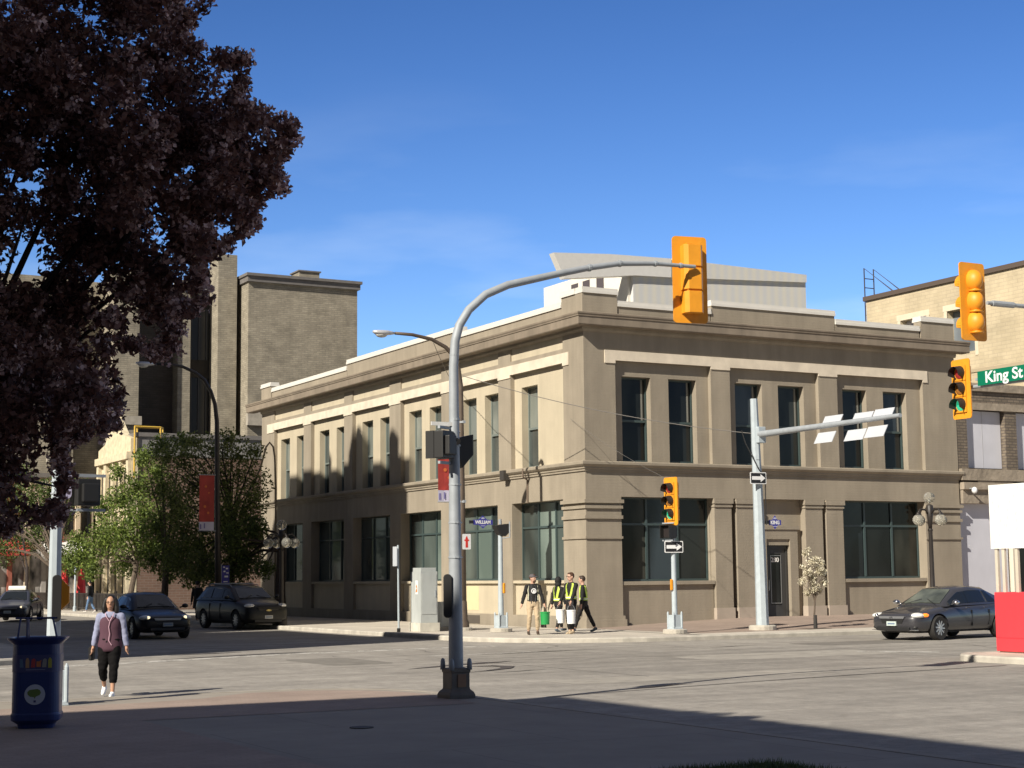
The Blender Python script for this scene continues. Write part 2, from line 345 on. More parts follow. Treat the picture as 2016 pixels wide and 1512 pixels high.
p = MB(); m_ = len(ys); p.add([(x,y,zs(x,y)+.004) for x in xs for y in ys], [(i*m_+j,(i+1)*m_+j,(i+1)*m_+j+1,i*m_+j+1) for i in range(len(xs)-1) for j in range(m_-1)])
struct('paving', p, M_paver)
# near corner where the camera stands
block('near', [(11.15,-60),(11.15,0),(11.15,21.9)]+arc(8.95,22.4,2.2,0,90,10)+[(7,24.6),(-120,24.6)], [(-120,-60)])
p = MB(); pl_ = [(-60,-60),(5.85,-60),(5.85,20.2),(10.5,20.2),(10.75,22.3)]+arc(8.85,22.3,1.85,0,70,6)+[(8.6,24.1),(7.7,23.4),(6.6,23.1),(-60,23.1)]
p.add([(x,y,.134) for x,y in pl_], [tuple(range(len(pl_)))])
struct('paving', p, M_paver)
# left corner across the side street, right corner with the red block
block('left', [(-120,37.2),(5.8,37.2)]+list(reversed(arc(5.8,41.2,4,-90,0,8)))[::-1]+[(9.8,60),(9.8,220)], [(-120,220)])
block('right', [(160,26.6),(26.0,26.6)]+arc(26.0,25.4,1.2,90,180,8)+[(24.8,20),(24.8,-60)], [(160,-60)])
# worn crosswalk lines and tar seams, plus painted shadow streaks, lying on the road
def wornmat(name, col, thr=.5, sc=2.5):
    m = mat(name, col, .85); n = m.node_tree; b = n.nodes['Principled BSDF']; out = n.nodes['Material Output']
    t = n.nodes.new('ShaderNodeTexCoord'); z = n.nodes.new('ShaderNodeTexNoise'); z.inputs['Scale'].default_value = sc; z.inputs['Detail'].default_value = 8; z.inputs['Roughness'].default_value = .75
    r = n.nodes.new('ShaderNodeMapRange'); r.inputs['From Min'].default_value = thr-.07; r.inputs['From Max'].default_value = thr+.07
    tr = n.nodes.new('ShaderNodeBsdfTransparent'); ms = n.nodes.new('ShaderNodeMixShader')
    n.links.new(t.outputs['Object'], z.inputs['Vector']); n.links.new(z.outputs['Fac'], r.inputs['Value']); n.links.new(r.outputs['Result'], ms.inputs['Fac'])
    n.links.new(tr.outputs[0], ms.inputs[1]); n.links.new(b.outputs[0], ms.inputs[2]); n.links.new(ms.outputs[0], out.inputs['Surface']); return m
M_line = wornmat('worn_paint', (.52,.50,.46), .47); M_tar_shadow = mat('tar', (.075,.065,.06), .6, var=.2, scale=8)
def strip(mb, pts, wd, z):
    pts = [Vector((*q,0)) for q in pts]; n = len(pts); L = []; Rr = []
    for i in range(n):
        t = (pts[min(i+1,n-1)]-pts[max(i-1,0)]).normalized(); nn = Vector((-t.y,t.x,0)); ww = wd[i] if hasattr(wd,'__len__') else wd
        L.append((*(pts[i]+nn*ww/2).xy,z)); Rr.append((*(pts[i]-nn*ww/2).xy,z))
    mb.add(L+Rr, [(i,i+1,n+i+1,n+i) for i in range(n-1)])
mb = MB()
for pts, wd in [([(5,36.1),(9.5,36.6),(15,38.6),(21,39.2)],.55), ([(15.6,60),(15.6,120)],.12), ([(26,30.5),(27.2,29.0)],.5), ([(17,35.2),(21,35.6)],.25)]: strip(mb, pts, wd, .004)
struct('crosswalk_lines', mb, M_line)
mb = MB()
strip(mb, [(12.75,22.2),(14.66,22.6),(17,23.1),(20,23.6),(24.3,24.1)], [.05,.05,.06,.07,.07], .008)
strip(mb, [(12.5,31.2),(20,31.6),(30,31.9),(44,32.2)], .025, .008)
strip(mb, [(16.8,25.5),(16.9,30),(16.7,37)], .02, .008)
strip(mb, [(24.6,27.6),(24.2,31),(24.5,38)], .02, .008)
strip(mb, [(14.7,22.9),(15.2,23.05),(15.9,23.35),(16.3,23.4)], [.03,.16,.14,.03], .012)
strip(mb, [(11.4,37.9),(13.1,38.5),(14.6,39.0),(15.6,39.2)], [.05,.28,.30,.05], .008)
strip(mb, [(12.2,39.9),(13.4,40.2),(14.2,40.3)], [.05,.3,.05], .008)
strip(mb, [(14.3,30.55),(15.0,30.9),(15.9,31.4),(16.8,31.75),(17.5,31.95)], [.02,.20,.30,.34,.02], .008)  # cast shadow painted as a dark streak
strip(mb, [(15.0,30.35),(15.7,30.6),(16.25,30.5),(16.35,30.1),(16.0,29.5),(15.3,29.0),(14.7,28.7)], [.03,.10,.26,.34,.22,.10,.03], .012)  # hook-shaped cast shadow, painted the same way
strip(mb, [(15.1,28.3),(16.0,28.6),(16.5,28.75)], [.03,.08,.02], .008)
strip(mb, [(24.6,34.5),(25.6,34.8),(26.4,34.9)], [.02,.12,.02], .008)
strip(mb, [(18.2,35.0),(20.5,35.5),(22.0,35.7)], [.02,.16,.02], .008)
cg = random.Random(21)
for i in range(16):                                                 # wandering hairline cracks
    x, y, a = cg.uniform(12,36), cg.uniform(25,37), cg.uniform(-.5,.5)+(1.57 if i % 3 == 0 else 0); pts = []
    for k in range(9): pts.append((x,y)); a += cg.uniform(-.45,.45); x += math.cos(a)*.5; y += math.sin(a)*.5
    strip(mb, pts, [.008]+[cg.uniform(.012,.03) for _ in range(7)]+[.006], .005+.0002*i)
struct('tar_seams', mb, M_tar_shadow)
# saw-cut repair patches of newer concrete and asphalt
for nm_, (x0,x1,y0,y1), cl in (('pale_patch',(21.0,26.5,29.2,31.4),(.36,.335,.295)),('dark_patch',(27.5,31.0,33.5,35.2),(.20,.185,.165)),('dark_patch',(13.6,15.2,32.8,36.0),(.215,.20,.175)),('pale_patch',(14.5,20.5,24.4,25.7),(.345,.32,.28))):
    mb = MB(); cx_, cy_ = (x0+x1)/2, (y0+y1)/2; ring_ = []
    for k in range(28):
        a = 2*math.pi*k/28; f_ = 1/max(abs(math.cos(a)),abs(math.sin(a))); ring_.append((cx_+(x1-x0)/2*math.cos(a)*f_*cg.uniform(.94,1.0), cy_+(y1-y0)/2*math.sin(a)*f_*cg.uniform(.94,1.0), .0025))
    mb.add(ring_, [tuple(range(28))]); struct('road_patch', mb, mat('road_'+nm_+str(round(cl[0]*1000)), cl, .9, var=.18, scale=3, stain=.2, sscale=1.2, bump=.2))
# grass verge at the bottom edge, a small dark manhole
def grass(name, x0, x1, y0, y1, n, h):
    mb = MB(); 
    for i in range(n):
        x = random.uniform(x0,x1); y = random.uniform(y0,y1); a = random.uniform(0,6.28); hh = h*random.uniform(.5,1.1); dx, dy = math.cos(a)*.006, math.sin(a)*.006; lx, ly = random.uniform(-.05,.05), random.uniform(-.05,.05)
        mb.add([(x-dx,y-dy,.13),(x+dx,y+dy,.13),(x+lx,y+ly,.13+hh)], [(0,1,2)])
    return tag(mb.build(name, leafmat('grass_blade', (.05,.08,.02), (.09,.12,.035))), 'ragged dark green grass tuft at the edge of the shaded pavement', 'grass', kind='stuff')
grass('grass', 8.0, 9.35, 10.9, 12.15, 5200, .085)
mb = MB(); mb.lathe([(.0,0),(.14,0),(.14,.010),(0,.010)], (*G(712,1433,.13).xy,.131), 18); o = mb.build('manhole_cover', mat('iron_dark', (.035,.033,.03), .7, var=.2), base=(*G(712,1433,.13).xy,.131)); tag(o, 'small round dark iron cover set in the shaded pavement', 'manhole cover')

# ------------------------------------------------------------------ the corner bank
WX, WY = 28.24, 46.43
M_taupe = mat('taupe_paint', (.335,.290,.225), .9, var=.07, scale=1.2, bump=.3, bscale=26, stain=.22, streak=.15, brick=.22)
M_cream = mat('cream_paint', (.53,.465,.345), .88, var=.05, scale=1.5, bump=.22, bscale=26, stain=.14, streak=.10, brick=.15)
M_stone = mat('stone_band', (.70,.62,.50), .85, var=.14, scale=2.2, bump=.15, stain=.15)
M_dkcorn = mat('cornice_brown', (.26,.215,.165), .85, var=.12, scale=2, stain=.25, streak=.2)
M_cope = mat('grey_metal_coping', (.70,.68,.63), .45, metal=0, var=.05)
M_frame = mat('teal_frame', (.05,.075,.075), .4)
M_frameL = mat('grey_green_frame', (.16,.19,.18), .45)
M_glassL = glassmat('glass_blinds', (.07,.085,.08), (.21,.23,.205), .55)
M_glassR = glassmat('glass_dark', (.008,.009,.010), (.026,.030,.030), .45, spec=.28)
M_glassLow = glassmat('glass_lower', (.022,.027,.027), (.085,.095,.09), .5)
M_curtain = mat('curtain_grey', (.20,.20,.18), .8)
M_glassG = glassmat('glass_ground', (.020,.026,.026), (.11,.145,.13), .38)
WN = [0]
GL = [M_glassL, glassmat('glass_blinds_b', (.10,.12,.115), (.25,.27,.245), .8), glassmat('glass_blinds_c', (.06,.075,.075), (.17,.195,.19), .45)]  # blinds plus reflected sky painted lighter for the upper panes
GR = [M_glassR, glassmat('glass_dark_b', (.014,.017,.020), (.055,.068,.075), .5, spec=.35), glassmat('glass_dark_c', (.010,.012,.012), (.040,.046,.042), .6, spec=.25)]
GG = [glassmat('glass_ground_side', (.020,.026,.026), (.075,.095,.088), .38), glassmat('glass_ground_curtain', (.10,.135,.12), (.20,.25,.225), .5), glassmat('glass_ground_mid', (.03,.038,.036), (.10,.125,.115), .5)]
GQ = [glassmat('glass_street_a', (.012,.016,.020), (.045,.062,.075), .5, spec=.35), M_glassR, glassmat('glass_street_c', (.012,.012,.010), (.050,.050,.042), .7, spec=.25)]
bank = thing('bank_building', 'two storey taupe corner building with cream wall panels and a deep cornice', 'building', (WX, WY, .13))
def F(mb, face, s0, s1, d0, d1, z0, z1):
    return mb.box(WX+d0, WX+d1, s0, s1, z0, z1) if face == 'L' else mb.box(s0, s1, WY+d0, WY+d1, z0, z1)
def part(mb, name, m, parent=None, **k): return mb.build(name, m, parent or bank, world=True, **k)
TH = .62; LE, RE = 77.3, 44.8
Lwin = [[(49.84,51.0)], [(52.68,53.83),(54.5,55.65)], [(57.4,58.55),(59.27,60.45)], [(62.2,63.33),(64.08,65.22)], [(66.98,68.1),(68.95,70.1)], [(71.85,72.98),(73.88,75.05)]]
Lpan = [(47.79,51.52),(52.45,56.1),(57.15,60.92),(62.02,65.92),(66.85,70.75),(71.68,75.55)]
Rwin = [[(29.83,31.0),(31.74,32.9)], [(34.56,35.74),(36.46,37.62)], [(39.42,40.55),(41.35,42.48)]]
Rpan = [(29.48,33.41),(34.23,38.17),(39.04,43.17)]
ZS, ZW, ZP, ZST = 5.60, 8.55, 9.05, 9.39
def holes(mb, face, s0, s1, ops, d0, d1, z0, z1, zo0, zo1):
    e = s0
    for a, b in sorted(ops):
        F(mb, face, e, a, d0, d1, z0, z1)
        if zo1 < z1: F(mb, face, a, b, d0, d1, zo1, z1)
        if zo0 > z0: F(mb, face, a, b, d0, d1, z0, zo0)
        e = b
    F(mb, face, e, s1, d0, d1, z0, z1)
def sash(face, a, b, d, z0, z1, glass, fm, kind='sash'):
    fr = MB(); t = .055
    F(fr, face, a, a+t, d, d+.09, z0, z1); F(fr, face, b-t, b, d, d+.09, z0, z1)
    F(fr, face, a+t, b-t, d, d+.09, z1-t, z1); F(fr, face, a+t, b-t, d, d+.09, z0, z0+t*1.3)
    pane = MB()
    if kind == 'sash':
        zm = z0+(z1-z0)*.485
        F(fr, face, a+t, b-t, d+.0, d+.09, zm-.04, zm+.04)
        F(pane, face, a+t, b-t, d+.045, d+.065, zm, z1-t); low = MB(); F(low, face, a+t, b-t, d+.075, d+.088, z0+t, zm)
        cu = MB(); F(cu, face, b-t-.16 if face == 'R' else a+t, b-t-.09 if face == 'R' else a+t+.07, d+.040, d+.0445, zm+.04, z1-t)
    else:
        zm = z0+(z1-z0)*.68; n = 3
        for i in range(1, n):
            c = a+(b-a)*i/n; F(fr, face, c-.04, c+.04, d, d+.09, z0+t, zm-.035); F(fr, face, c-.04, c+.04, d, d+.09, zm+.035, z1-t)
        F(fr, face, a+t, b-t, d-.003, d+.09, zm-.035, zm+.035)
        cols = [MB() for _ in range(3)]
        for i in range(3): F(cols[i], face, a+t+(b-a-2*t)*i/3, a+t+(b-a-2*t)*(i+1)/3, d+.05, d+.07, z0+t, z1-t)
    f = part(fr, 'window', fm)
    if kind == 'sash': part(pane, 'pane', glass[WN[0] % len(glass)], f)
    else:
        for i in range(3): part(cols[i], 'pane', glass[(i+WN[0]) % len(glass)] if face == 'R' else glass[(i+(1 if WN[0] % 3 == 1 else 0)) % len(glass)], f)
    WN[0] += 1
    if kind == 'sash': part(low, 'pane', M_glassLow if face == 'L' else M_glassR, f); part(cu, 'curtain', M_curtain, f)
    return f
wall = MB()
# upper storey piers
def piers(face, pans, e0, e1):
    e = e0
    for a, b in pans: F(wall, face, e, a, 0, TH, ZS, ZP); e = b
    F(wall, face, e, e1, 0, TH, ZS, ZP)
piers('L', Lpan, WY+TH, LE); piers('R', Rpan, WX, RE)
for face, pans, wins, gl in (('L', Lpan, Lwin, GL), ('R', Rpan, Rwin, GR)):
    for (a, b), ops in zip(pans, wins):
        pm = MB(); holes(pm, face, a, b, ops, .17, TH, ZS, ZP, ZS, ZW)
        part(pm, 'wall_panel', M_cream if face == 'L' else M_taupe)
        for (c, d) in ops: sash(face, c, d, .43, ZS+.06, ZW, gl, M_frameL if face == 'L' else M_frame)
# frieze above the stone band
F(wall, 'L', WY+TH, LE, 0, TH, ZP, 9.54); F(wall, 'R', WX, RE, 0, TH, ZP, 10.13)
fp = MB(); e = WY+TH
for (a, b) in Lpan:
    F(wall, 'L', e, a, 0, TH, 9.54, 10.13); F(fp, 'L', a, b, .06, TH, 9.54, 10.13); e = b
F(wall, 'L', e, LE, 0, TH, 9.54, 10.13); part(fp, 'frieze_panel', M_cream)
sb = MB()
F(sb, 'L', 47.39, 76.5, -.035, .002, ZP, ZST); F(sb, 'R', 29.06, 43.4, -.035, .002, ZP, ZST)
def tabs(face, pans, e0, e1):
    e = e0
    for a, b in pans: F(sb, face, e, a, -.035, .002, 8.95, ZP); e = b
    F(sb, face, e, e1, -.035, .002, 8.95, ZP)
tabs('L', Lpan, 47.39, 76.5); tabs('R', Rpan, 29.06, 43.4); part(sb, 'stone_band', M_stone)
# ground storey
Lg = [(47.9,51.5),(52.58,56.2),(57.22,60.94),(61.98,65.85),(66.86,70.67),(71.73,74.83)]
holes(wall, 'L', WY+TH, LE, Lg, 0, TH, .10, 5.30, .10, 4.42)
lp = MB()
for a, b in Lg:
    F(lp, 'L', a, b, .13, TH, .5, 1.6); F(wall, 'L', a, b, -.02, TH, -.1, .5)
    sl = MB(); F(sl, 'L', a, b, .02, TH, 1.6, 1.70); part(sl, 'sill', M_cream)
    sash('L', a, b, .40, 1.70, 4.42, GG, M_frame, 'grid')
part(lp, 'lower_panel', M_cream)
F(wall, 'L', WY+TH, 47.9, -.02, 0, -.1, .5)
for i in range(5): F(wall, 'L', Lg[i][1], Lg[i+1][0], -.02, 0, -.1, .5)
F(wall, 'L', Lg[-1][1], LE, -.02, 0, -.1, .5)
F(wall, 'R', WX, 29.63, 0, TH, -.1, 5.30); F(wall, 'R', 43.07, RE, 0, TH, -.1, 5.30)
F(wall, 'R', 29.63, 43.07, 0, TH, 4.46, 5.30)
for a, b in ((29.63,33.42),(39.17,43.07)):
    F(wall, 'R', a, b, .14, TH, -.1, 1.52); sl = MB(); F(sl, 'R', a, b, .03, TH, 1.52, 1.64); part(sl, 'sill', M_taupe)
    sash('R', a, b, .42, 1.64, 4.46, GQ, M_frame, 'grid')
F(wall, 'R', 33.42, 35.60, .30, TH, -.1, 4.46); F(wall, 'R', 37.0, 39.17, .30, TH, -.1, 4.46); F(wall, 'R', 35.60, 37.0, .30, TH, 2.85, 4.46)
part(wall, 'wall', M_taupe)
for a, b in ((33.42,34.20),(34.36,35.14),(37.38,38.22),(38.34,39.17)):
    q = MB(); F(q, 'R', a+.03, b-.03, .02, .30, .7, 4.16); F(q, 'R', a, b, -.02, .30, 4.16, 4.22); F(q, 'R', a-.02, b+.02, -.05, .30, 4.28, 4.455); F(q, 'R', a+.02, b-.02, .0, .30, 4.22, 4.28)
    p = part(q, 'pilaster', M_taupe); q = MB(); F(q, 'R', a, b, -.03, .30, -.1, .7); part(q, 'plinth', mat('plinth_stone', (.40,.34,.28), .85, var=.12, scale=2), p)
# corner and end pier mouldings
for z0, z1, o in ((4.24,4.36,.10),(4.06,4.16,.06),(3.72,3.83,.06),(3.06,3.14,.05)):
    md = MB(); md.loft([[(29.63+o*.5,WY-d,z) for d,z in ((0,z0),(o,z0),(o,z1),(0,z1))],[(WX-d,WY-d,z) for d,z in ((0,z0),(o,z0),(o,z1),(0,z1))],[(WX-d,47.9+o*.3,z) for d,z in ((0,z0),(o,z0),(o,z1),(0,z1))]]); part(md, 'pier_moulding', M_taupe)
    md = MB(); md.box(43.07-o*.5, RE+o, WY-o, WY, z0, z1); part(md, 'pier_moulding', M_taupe)
md = MB(); md.box(WX-.10, 29.72, WY-.10, WY, -.1, .40); md.box(WX-.10, WX-.02, WY, 47.95, -.1, .40); md.box(WX-.06, 29.68, WY-.06, WY, .40, .52); md.box(WX-.06, WX-.02, WY, 47.93, .40, .52)
part(md, 'plinth', M_taupe)
md = MB(); md.box(43.0, RE+.06, WY-.08, WY, -.1, .42); part(md, 'plinth', M_taupe)
# mitred courses running round the corner
def course(name, prof, m, re=RE, le=LE, seg=1):
    mb = MB(); rings = [[(re,WY+d,z) for d,z in prof], [(WX+d,WY+d,z) for d,z in prof], [(WX+d,le,z) for d,z in prof]]
    mb.loft(rings); return part(mb, name, m)
course('string_course', [(.001,5.30),(-.05,5.30),(-.05,5.36),(-.09,5.38),(-.09,5.44),(-.15,5.47),(-.20,5.52),(-.20,5.60),(-.17,5.63),(.18,5.64),(.18,5.59),(.001,5.59)], M_taupe, RE+.12)
course('cornice', [(.001,10.13),(-.42,10.13),(-.44,10.16),(-.44,10.40),(-.47,10.42),(-.47,10.45),(-.50,10.50),(-.50,10.55),(.02,10.66),(.02,10.2)], M_dkcorn, RE+.42, LE+1.1)
Mr = mat('cornice_bed', (.33,.27,.21), .85, var=.1)
course('bed_moulding', [(.001,9.98),(-.05,9.98),(-.09,10.05),(-.09,10.129),(.001,10.129)], M_taupe, RE+.05, LE)
par = MB(); cp = MB()
def parapet(face, a, b, z, d=0.0):
    F(par, face, a, b, d, .34, 10.4, z-.20); F(cp, face, a-.02, b+.02, d-.05, .40, z-.20, z-.10); F(cp, face, a-.02, b+.02, d-.03, .37, z-.10, z)
parapet('R', WX-.04, 29.58, 11.48, -.04); parapet('R', 29.62, 33.46, 11.10); parapet('R', 33.50, 39.02, 11.40); parapet('R', 39.06, 43.10, 11.10); parapet('R', 43.16, RE, 11.48, -.04)
F(par, 'L', WY+.34, 47.76, -.04, .34, 10.4, 11.28); F(cp, 'L', WY+.405, 47.78, -.09, .40, 11.28, 11.38); F(cp, 'L', WY+.405, 47.78, -.07, .37, 11.38, 11.48)
parapet('L', 47.82, 55.58, 11.16); parapet('L', 55.62, 66.5, 11.42); parapet('L', 66.54, 75.9, 11.16); parapet('L', 75.94, LE, 11.46, -.04)
part(par, 'parapet', M_taupe); part(cp, 'coping', M_cope)
rf = MB(); rf.box(WX+.35, RE-.01, WY+.35, LE-.01, 10.3, 10.5); rf.box(RE-.4, RE-.01, WY+TH, LE-.01, 0, 10.3); rf.box(WX+TH, RE-.4, LE-.4, LE-.01, 0, 10.3); part(rf, 'roof', mat('roof_gravel', (.2,.19,.18), .95, var=.2))
cr = MB(); cr.box(WX+TH+.02, RE-.42, WY+TH+.02, LE-.42, .12, 10.28)
part(cr, 'interior', mat('interior_dark', (.03,.03,.032), .9))
# entrance
q = MB(); F(q, 'R', 35.42, 35.76, .16, .32, -.1, 3.40); F(q, 'R', 36.80, 37.14, .16, .32, -.1, 3.40); F(q, 'R', 35.76, 36.80, .16, .32, 3.06, 3.40); F(q, 'R', 35.36, 37.20, .12, .32, 3.40, 3.52); F(q, 'R', 35.76, 36.80, .22, .32, 2.85, 3.06)
part(q, 'door_surround', M_taupe)
q = MB(); F(q, 'R', 35.76, 35.84, .34, .44, .33, 2.85); F(q, 'R', 36.72, 36.80, .34, .44, .33, 2.85); F(q, 'R', 35.84, 36.72, .34, .44, 2.72, 2.85)
F(q, 'R', 35.84, 36.06, .37, .42, .33, 2.72); F(q, 'R', 36.52, 36.72, .37, .42, .33, 2.72); F(q, 'R', 36.06, 36.52, .37, .42, .33, .75); F(q, 'R', 36.06, 36.52, .37, .42, 2.55, 2.72)
F(q, 'R', 35.60, 37.0, .46, TH, -.1, 2.85)
dr = part(q, 'door', mat('door_dark', (.045,.045,.045), .45))
q = MB(); F(q, 'R', 36.06, 36.52, .40, .41, .75, 2.55); part(q, 'door_glass', M_glassR, dr)
q = MB(); q.tube([(35.93,WY+.34,1.25),(35.93,WY+.31,1.27),(35.93,WY+.31,1.62),(35.93,WY+.34,1.64)], .014, 8); part(q, 'door_handle', mat('steel', (.6,.6,.6), .3, metal=1), dr)
q = MB(); F(q, 'R', 36.50, 36.53, .355, .37, .8, 2.5); F(q, 'R', 36.05, 36.08, .355, .37, .8, 2.5); F(q, 'R', 36.08, 36.50, .355, .37, 2.47, 2.5); F(q, 'R', 36.08, 36.50, .355, .37, .8, .83); part(q, 'glazing_bead', mat('steel_dull', (.3,.3,.29), .4, metal=.6), dr)
M_white = mat('white_paint', (.8,.8,.78), .6)
text('house_number', '280', .23, M_white, bank, (36.28, WY+.392, 2.33), (R(90),0,0), .004, True, 1.05, .004)
q = MB(); F(q, 'R', 35.5, 37.1, -.32, .33, .13, .335); part(q, 'door_step', M_kerb)
# conduit, small lamp bracket, vent and repaired patch on the long side
q = MB(); q.box(WX-.30, WX, 51.55, 51.85, 5.28, 5.62); part(q, 'lamp_box', mat('dark_metal', (.05,.045,.04), .6))
q = MB(); q.tube([(WX-.21,50.3,5.6),(WX-.21,50.3,5.32),(WX-.03,50.3,5.2),(WX-.03,50.3,4.4)], .035, 8); part(q, 'conduit', mat('conduit_brown', (.16,.12,.09), .6))
q = MB(); F(q, 'L', 54.35, 55.35, .12, .135, .62, 1.50); part(q, 'repaired_patch', mat('patch_yellow', (.66,.56,.34), .85, var=.04))
q = MB(); F(q, 'L', 54.0, 55.0, -.035, -.018, .14, .44); part(q, 'vent_grille', mat('vent_brown', (.10,.085,.07), .7))

# ------------------------------------------------------------------ neighbours
M_brickT = brickmat('tan_brick', (.38,.34,.262), (.295,.262,.202), (.27,.245,.20), .46, .14, .022, .9, .45, stint=.9)
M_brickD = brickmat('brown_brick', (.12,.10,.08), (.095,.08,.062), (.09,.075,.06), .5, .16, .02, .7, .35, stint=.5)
M_dark = mat('dark_window', (.016,.018,.022), .25)
# tall brown brick warehouse far along the side street
WB = thing('brick_warehouse', 'tall tan brick warehouse with pilasters and dark recesses behind the trees', 'building', (28.3, 112, .13))
q = MB(); q.box(39.1, 47.5, 110, 140, 0, 22.9); q.box(27.5, 39.1, 113.2, 140, 0, 22.6)
wl = q.build('wall', M_brickT, WB, world=True)
q = MB(); q.box(38.95, 47.65, 109.75, 140.2, 22.9, 23.3); q.box(38.85, 47.75, 109.6, 140.3, 23.3, 23.5); q.build('coping', mat('slate_coping', (.16,.15,.145), .8, var=.15), WB, world=True)
for x0, x1, y0, top in ((27.5,29.8,111.5,26.4),(32.2,34.0,110.6,25.6),(36.6,38.6,111.6,25.9)):
    q = MB(); q.box(x0, x1, y0, 113.2, 0, top) if x0 != 32.2 else q.box(34.6, 35.5, 111.9, 113.2, 0, 23)
    if x0 == 36.6: q = MB(); q.box(37.3, 38.7, 111.3, 113.2, 0, 25.0)
    if x0 == 27.5: q = MB(); q.box(29.6, 31.4, 110.4, 113.2, 0, 23)
    q.build('pilaster', M_brickT, WB, world=True)
for bb_ in ((29.5,31.6,110.2,113.2,12.4,13.0),(39.0,41.0,109.6,110,12.6,13.6)):
    q = MB(); q.box(*bb_); q.build('stone_block', mat('stone_grey', (.36,.33,.28), .9, var=.25), WB, world=True)
for (x0,x1,z0,z1) in ((35.7,38.4,17.5,21.2),(35.7,38.4,12.2,16.2),(35.7,38.4,7,11)):
    q = MB(); q.box(x0,x1,113.12,113.2,z0,z1); fr = q.build('window', M_dark, WB, world=True)
    q = MB()
    for i in range(5): q.box(x0+(x1-x0)*(i+.4)/5, x0+(x1-x0)*(i+.4)/5+.07, 113.05, 113.12, z0, z1)
    q.build('window_bars', mat('bar_dark', (.05,.055,.07), .6), fr)
    for ob in (fr.children[0],): ob.data.transform(Matrix.Translation((-WB.location.x,-WB.location.y,-WB.location.z)))
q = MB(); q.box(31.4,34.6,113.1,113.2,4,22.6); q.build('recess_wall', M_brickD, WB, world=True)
q = MB(); q.box(35.5,39.2,113.15,113.2,0,22.5); q.build('recess_wall', mat('sooty_brick', (.045,.04,.035), .9, var=.25, scale=2), WB, world=True)  # recess shade painted on as a near-black sheet
# two bays with small windows seen through the blossom tree
q = MB(); q.box(21.5,27.5,112.4,140,0,22.6); q.build('side_bay', M_brickT, WB, world=True)
for z0 in (15.4,10.2,5.2):
    q = MB(); q.box(26.0,27.2,112.32,112.4,z0,z0+2.9); fr = q.build('window', M_dark, WB, world=True); q = MB(); q.box(25.7,27.45,112.1,112.4,z0-.35,z0-.05); q.build('sill', mat('stone_grey', (.36,.33,.28)), WB, world=True)
# white curved stone ledge on the side bay
q = MB(); q.lathe([(1.3,13.0),(1.9,13.9),(2.0,14.6),(1.7,14.9)], (26.4,112.6,0), 20); q.build('oriel', mat('sooty_stone', (.10,.09,.08), .9, var=.2), WB, world=True)
# roof vents
for x, y, r_, h in ((41.6,114,.5,1.0),(38.0,116,.9,1.9)):
    t = thing('roof_vent', ('small round steel vent on the brick warehouse parapet' if r_ < .8 else 'wide round steel vent behind the brick chimney pier'), 'vent', (x,y,23.5 if x > 42 else 22.6))
    q = MB(); q.lathe([(r_*.8,0),(r_*.8,h*.6)], n=14); q.build('vent_pipe', mat('galv', (.45,.46,.47), .45, metal=.5, var=.12, scale=4), t)
    q = MB(); q.lathe([(r_,h*.6),(r_*1.05,h*.9),(r_*.6,h*1.1)], n=14); q.build('cap', mat('galv', (.45,.46,.47)), t)
t = thing('roof_hatch', 'low brick box standing on the right end of the warehouse roof', 'roof hatch', (44.6,113,23.5)); q = MB(); q.box(-.8,.8,-.8,.8,0,.9); q.build('walls', M_brickT, t); q = MB(); q.box(-.9,.9,-.9,.9,.9,1.0); q.build('lid', mat('slate_coping', (.16,.15,.145)), t)
# low building with the ornate cream front
LB = thing('cream_front_building', 'low building with an ornate cream shopfront and a bare grey side wall', 'building', (28.24, 100, .13))
q = MB(); q.box(28.5, 46, 100, 107.6, 0, 9.5); q.build('side_wall', brickmat('red_side', (.19,.115,.085), (.155,.095,.07), (.2,.15,.12), .5, .16, .02, .4, .4, stint=.4), LB, world=True)
q = MB(); q.box(28.5, 46, 99.96, 107.6, 9.5, 10.7); q.build('upper_wall', mat('grey_render', (.20,.195,.19), .9, var=.3, scale=1.2), LB, world=True)
q = MB(); q.box(28.3, 46.2, 99.85, 107.7, 10.7, 10.95); q.build('roof_edge', mat('slate_coping', (.16,.15,.145)), LB, world=True)
q = MB(); M_orn = mat('ornate_stone', (.62,.54,.38), .85, var=.22, scale=3, bump=.6, bscale=8)
q.box(28.1, 28.5, 99.98, 107.6, 0, 9.6)
for i in range(5): q.box(27.86, 28.1, 100.0+1.75*i, 100.5+1.75*i, 0, 9.4)
q.box(27.75, 28.1, 99.98, 107.6, 9.3, 9.75); q.box(27.8, 28.1, 99.98, 107.6, 6.1, 6.5)
q.prism([(99.98,9.75),(107.6,9.75),(107.6,10.3),(106,10.6),(104.4,12.0),(103.8,12.6),(103.2,12.0),(101.6,10.9),(99.98,10.6)], 28.0, 28.4, 'yz')
q.build('front', M_orn, LB, world=True)
for i in range(4):
    q = MB(); c = 100.5+1.75*i+.62
    q.prism([(c-.5,6.7)]+[(c+.5*math.cos(R(180-a)),8.3+.5*math.sin(R(a))) for a in range(0,181,20)]+[(c+.5,6.7)], 28.05, 28.1, 'yz'); q.build('arched_window', M_dark, LB, world=True)
    q = MB(); q.box(28.05,28.1,c-.5,c+.5,.9,5.7); q.build('shop_window', M_dark, LB, world=True)
t = thing('roof_frame', 'yellow steel frame standing over the parapet of the cream front', 'frame', (28.24,100,9.3))
q = MB(); Mye = mat('yellow_steel', (.62,.40,.06), .5)
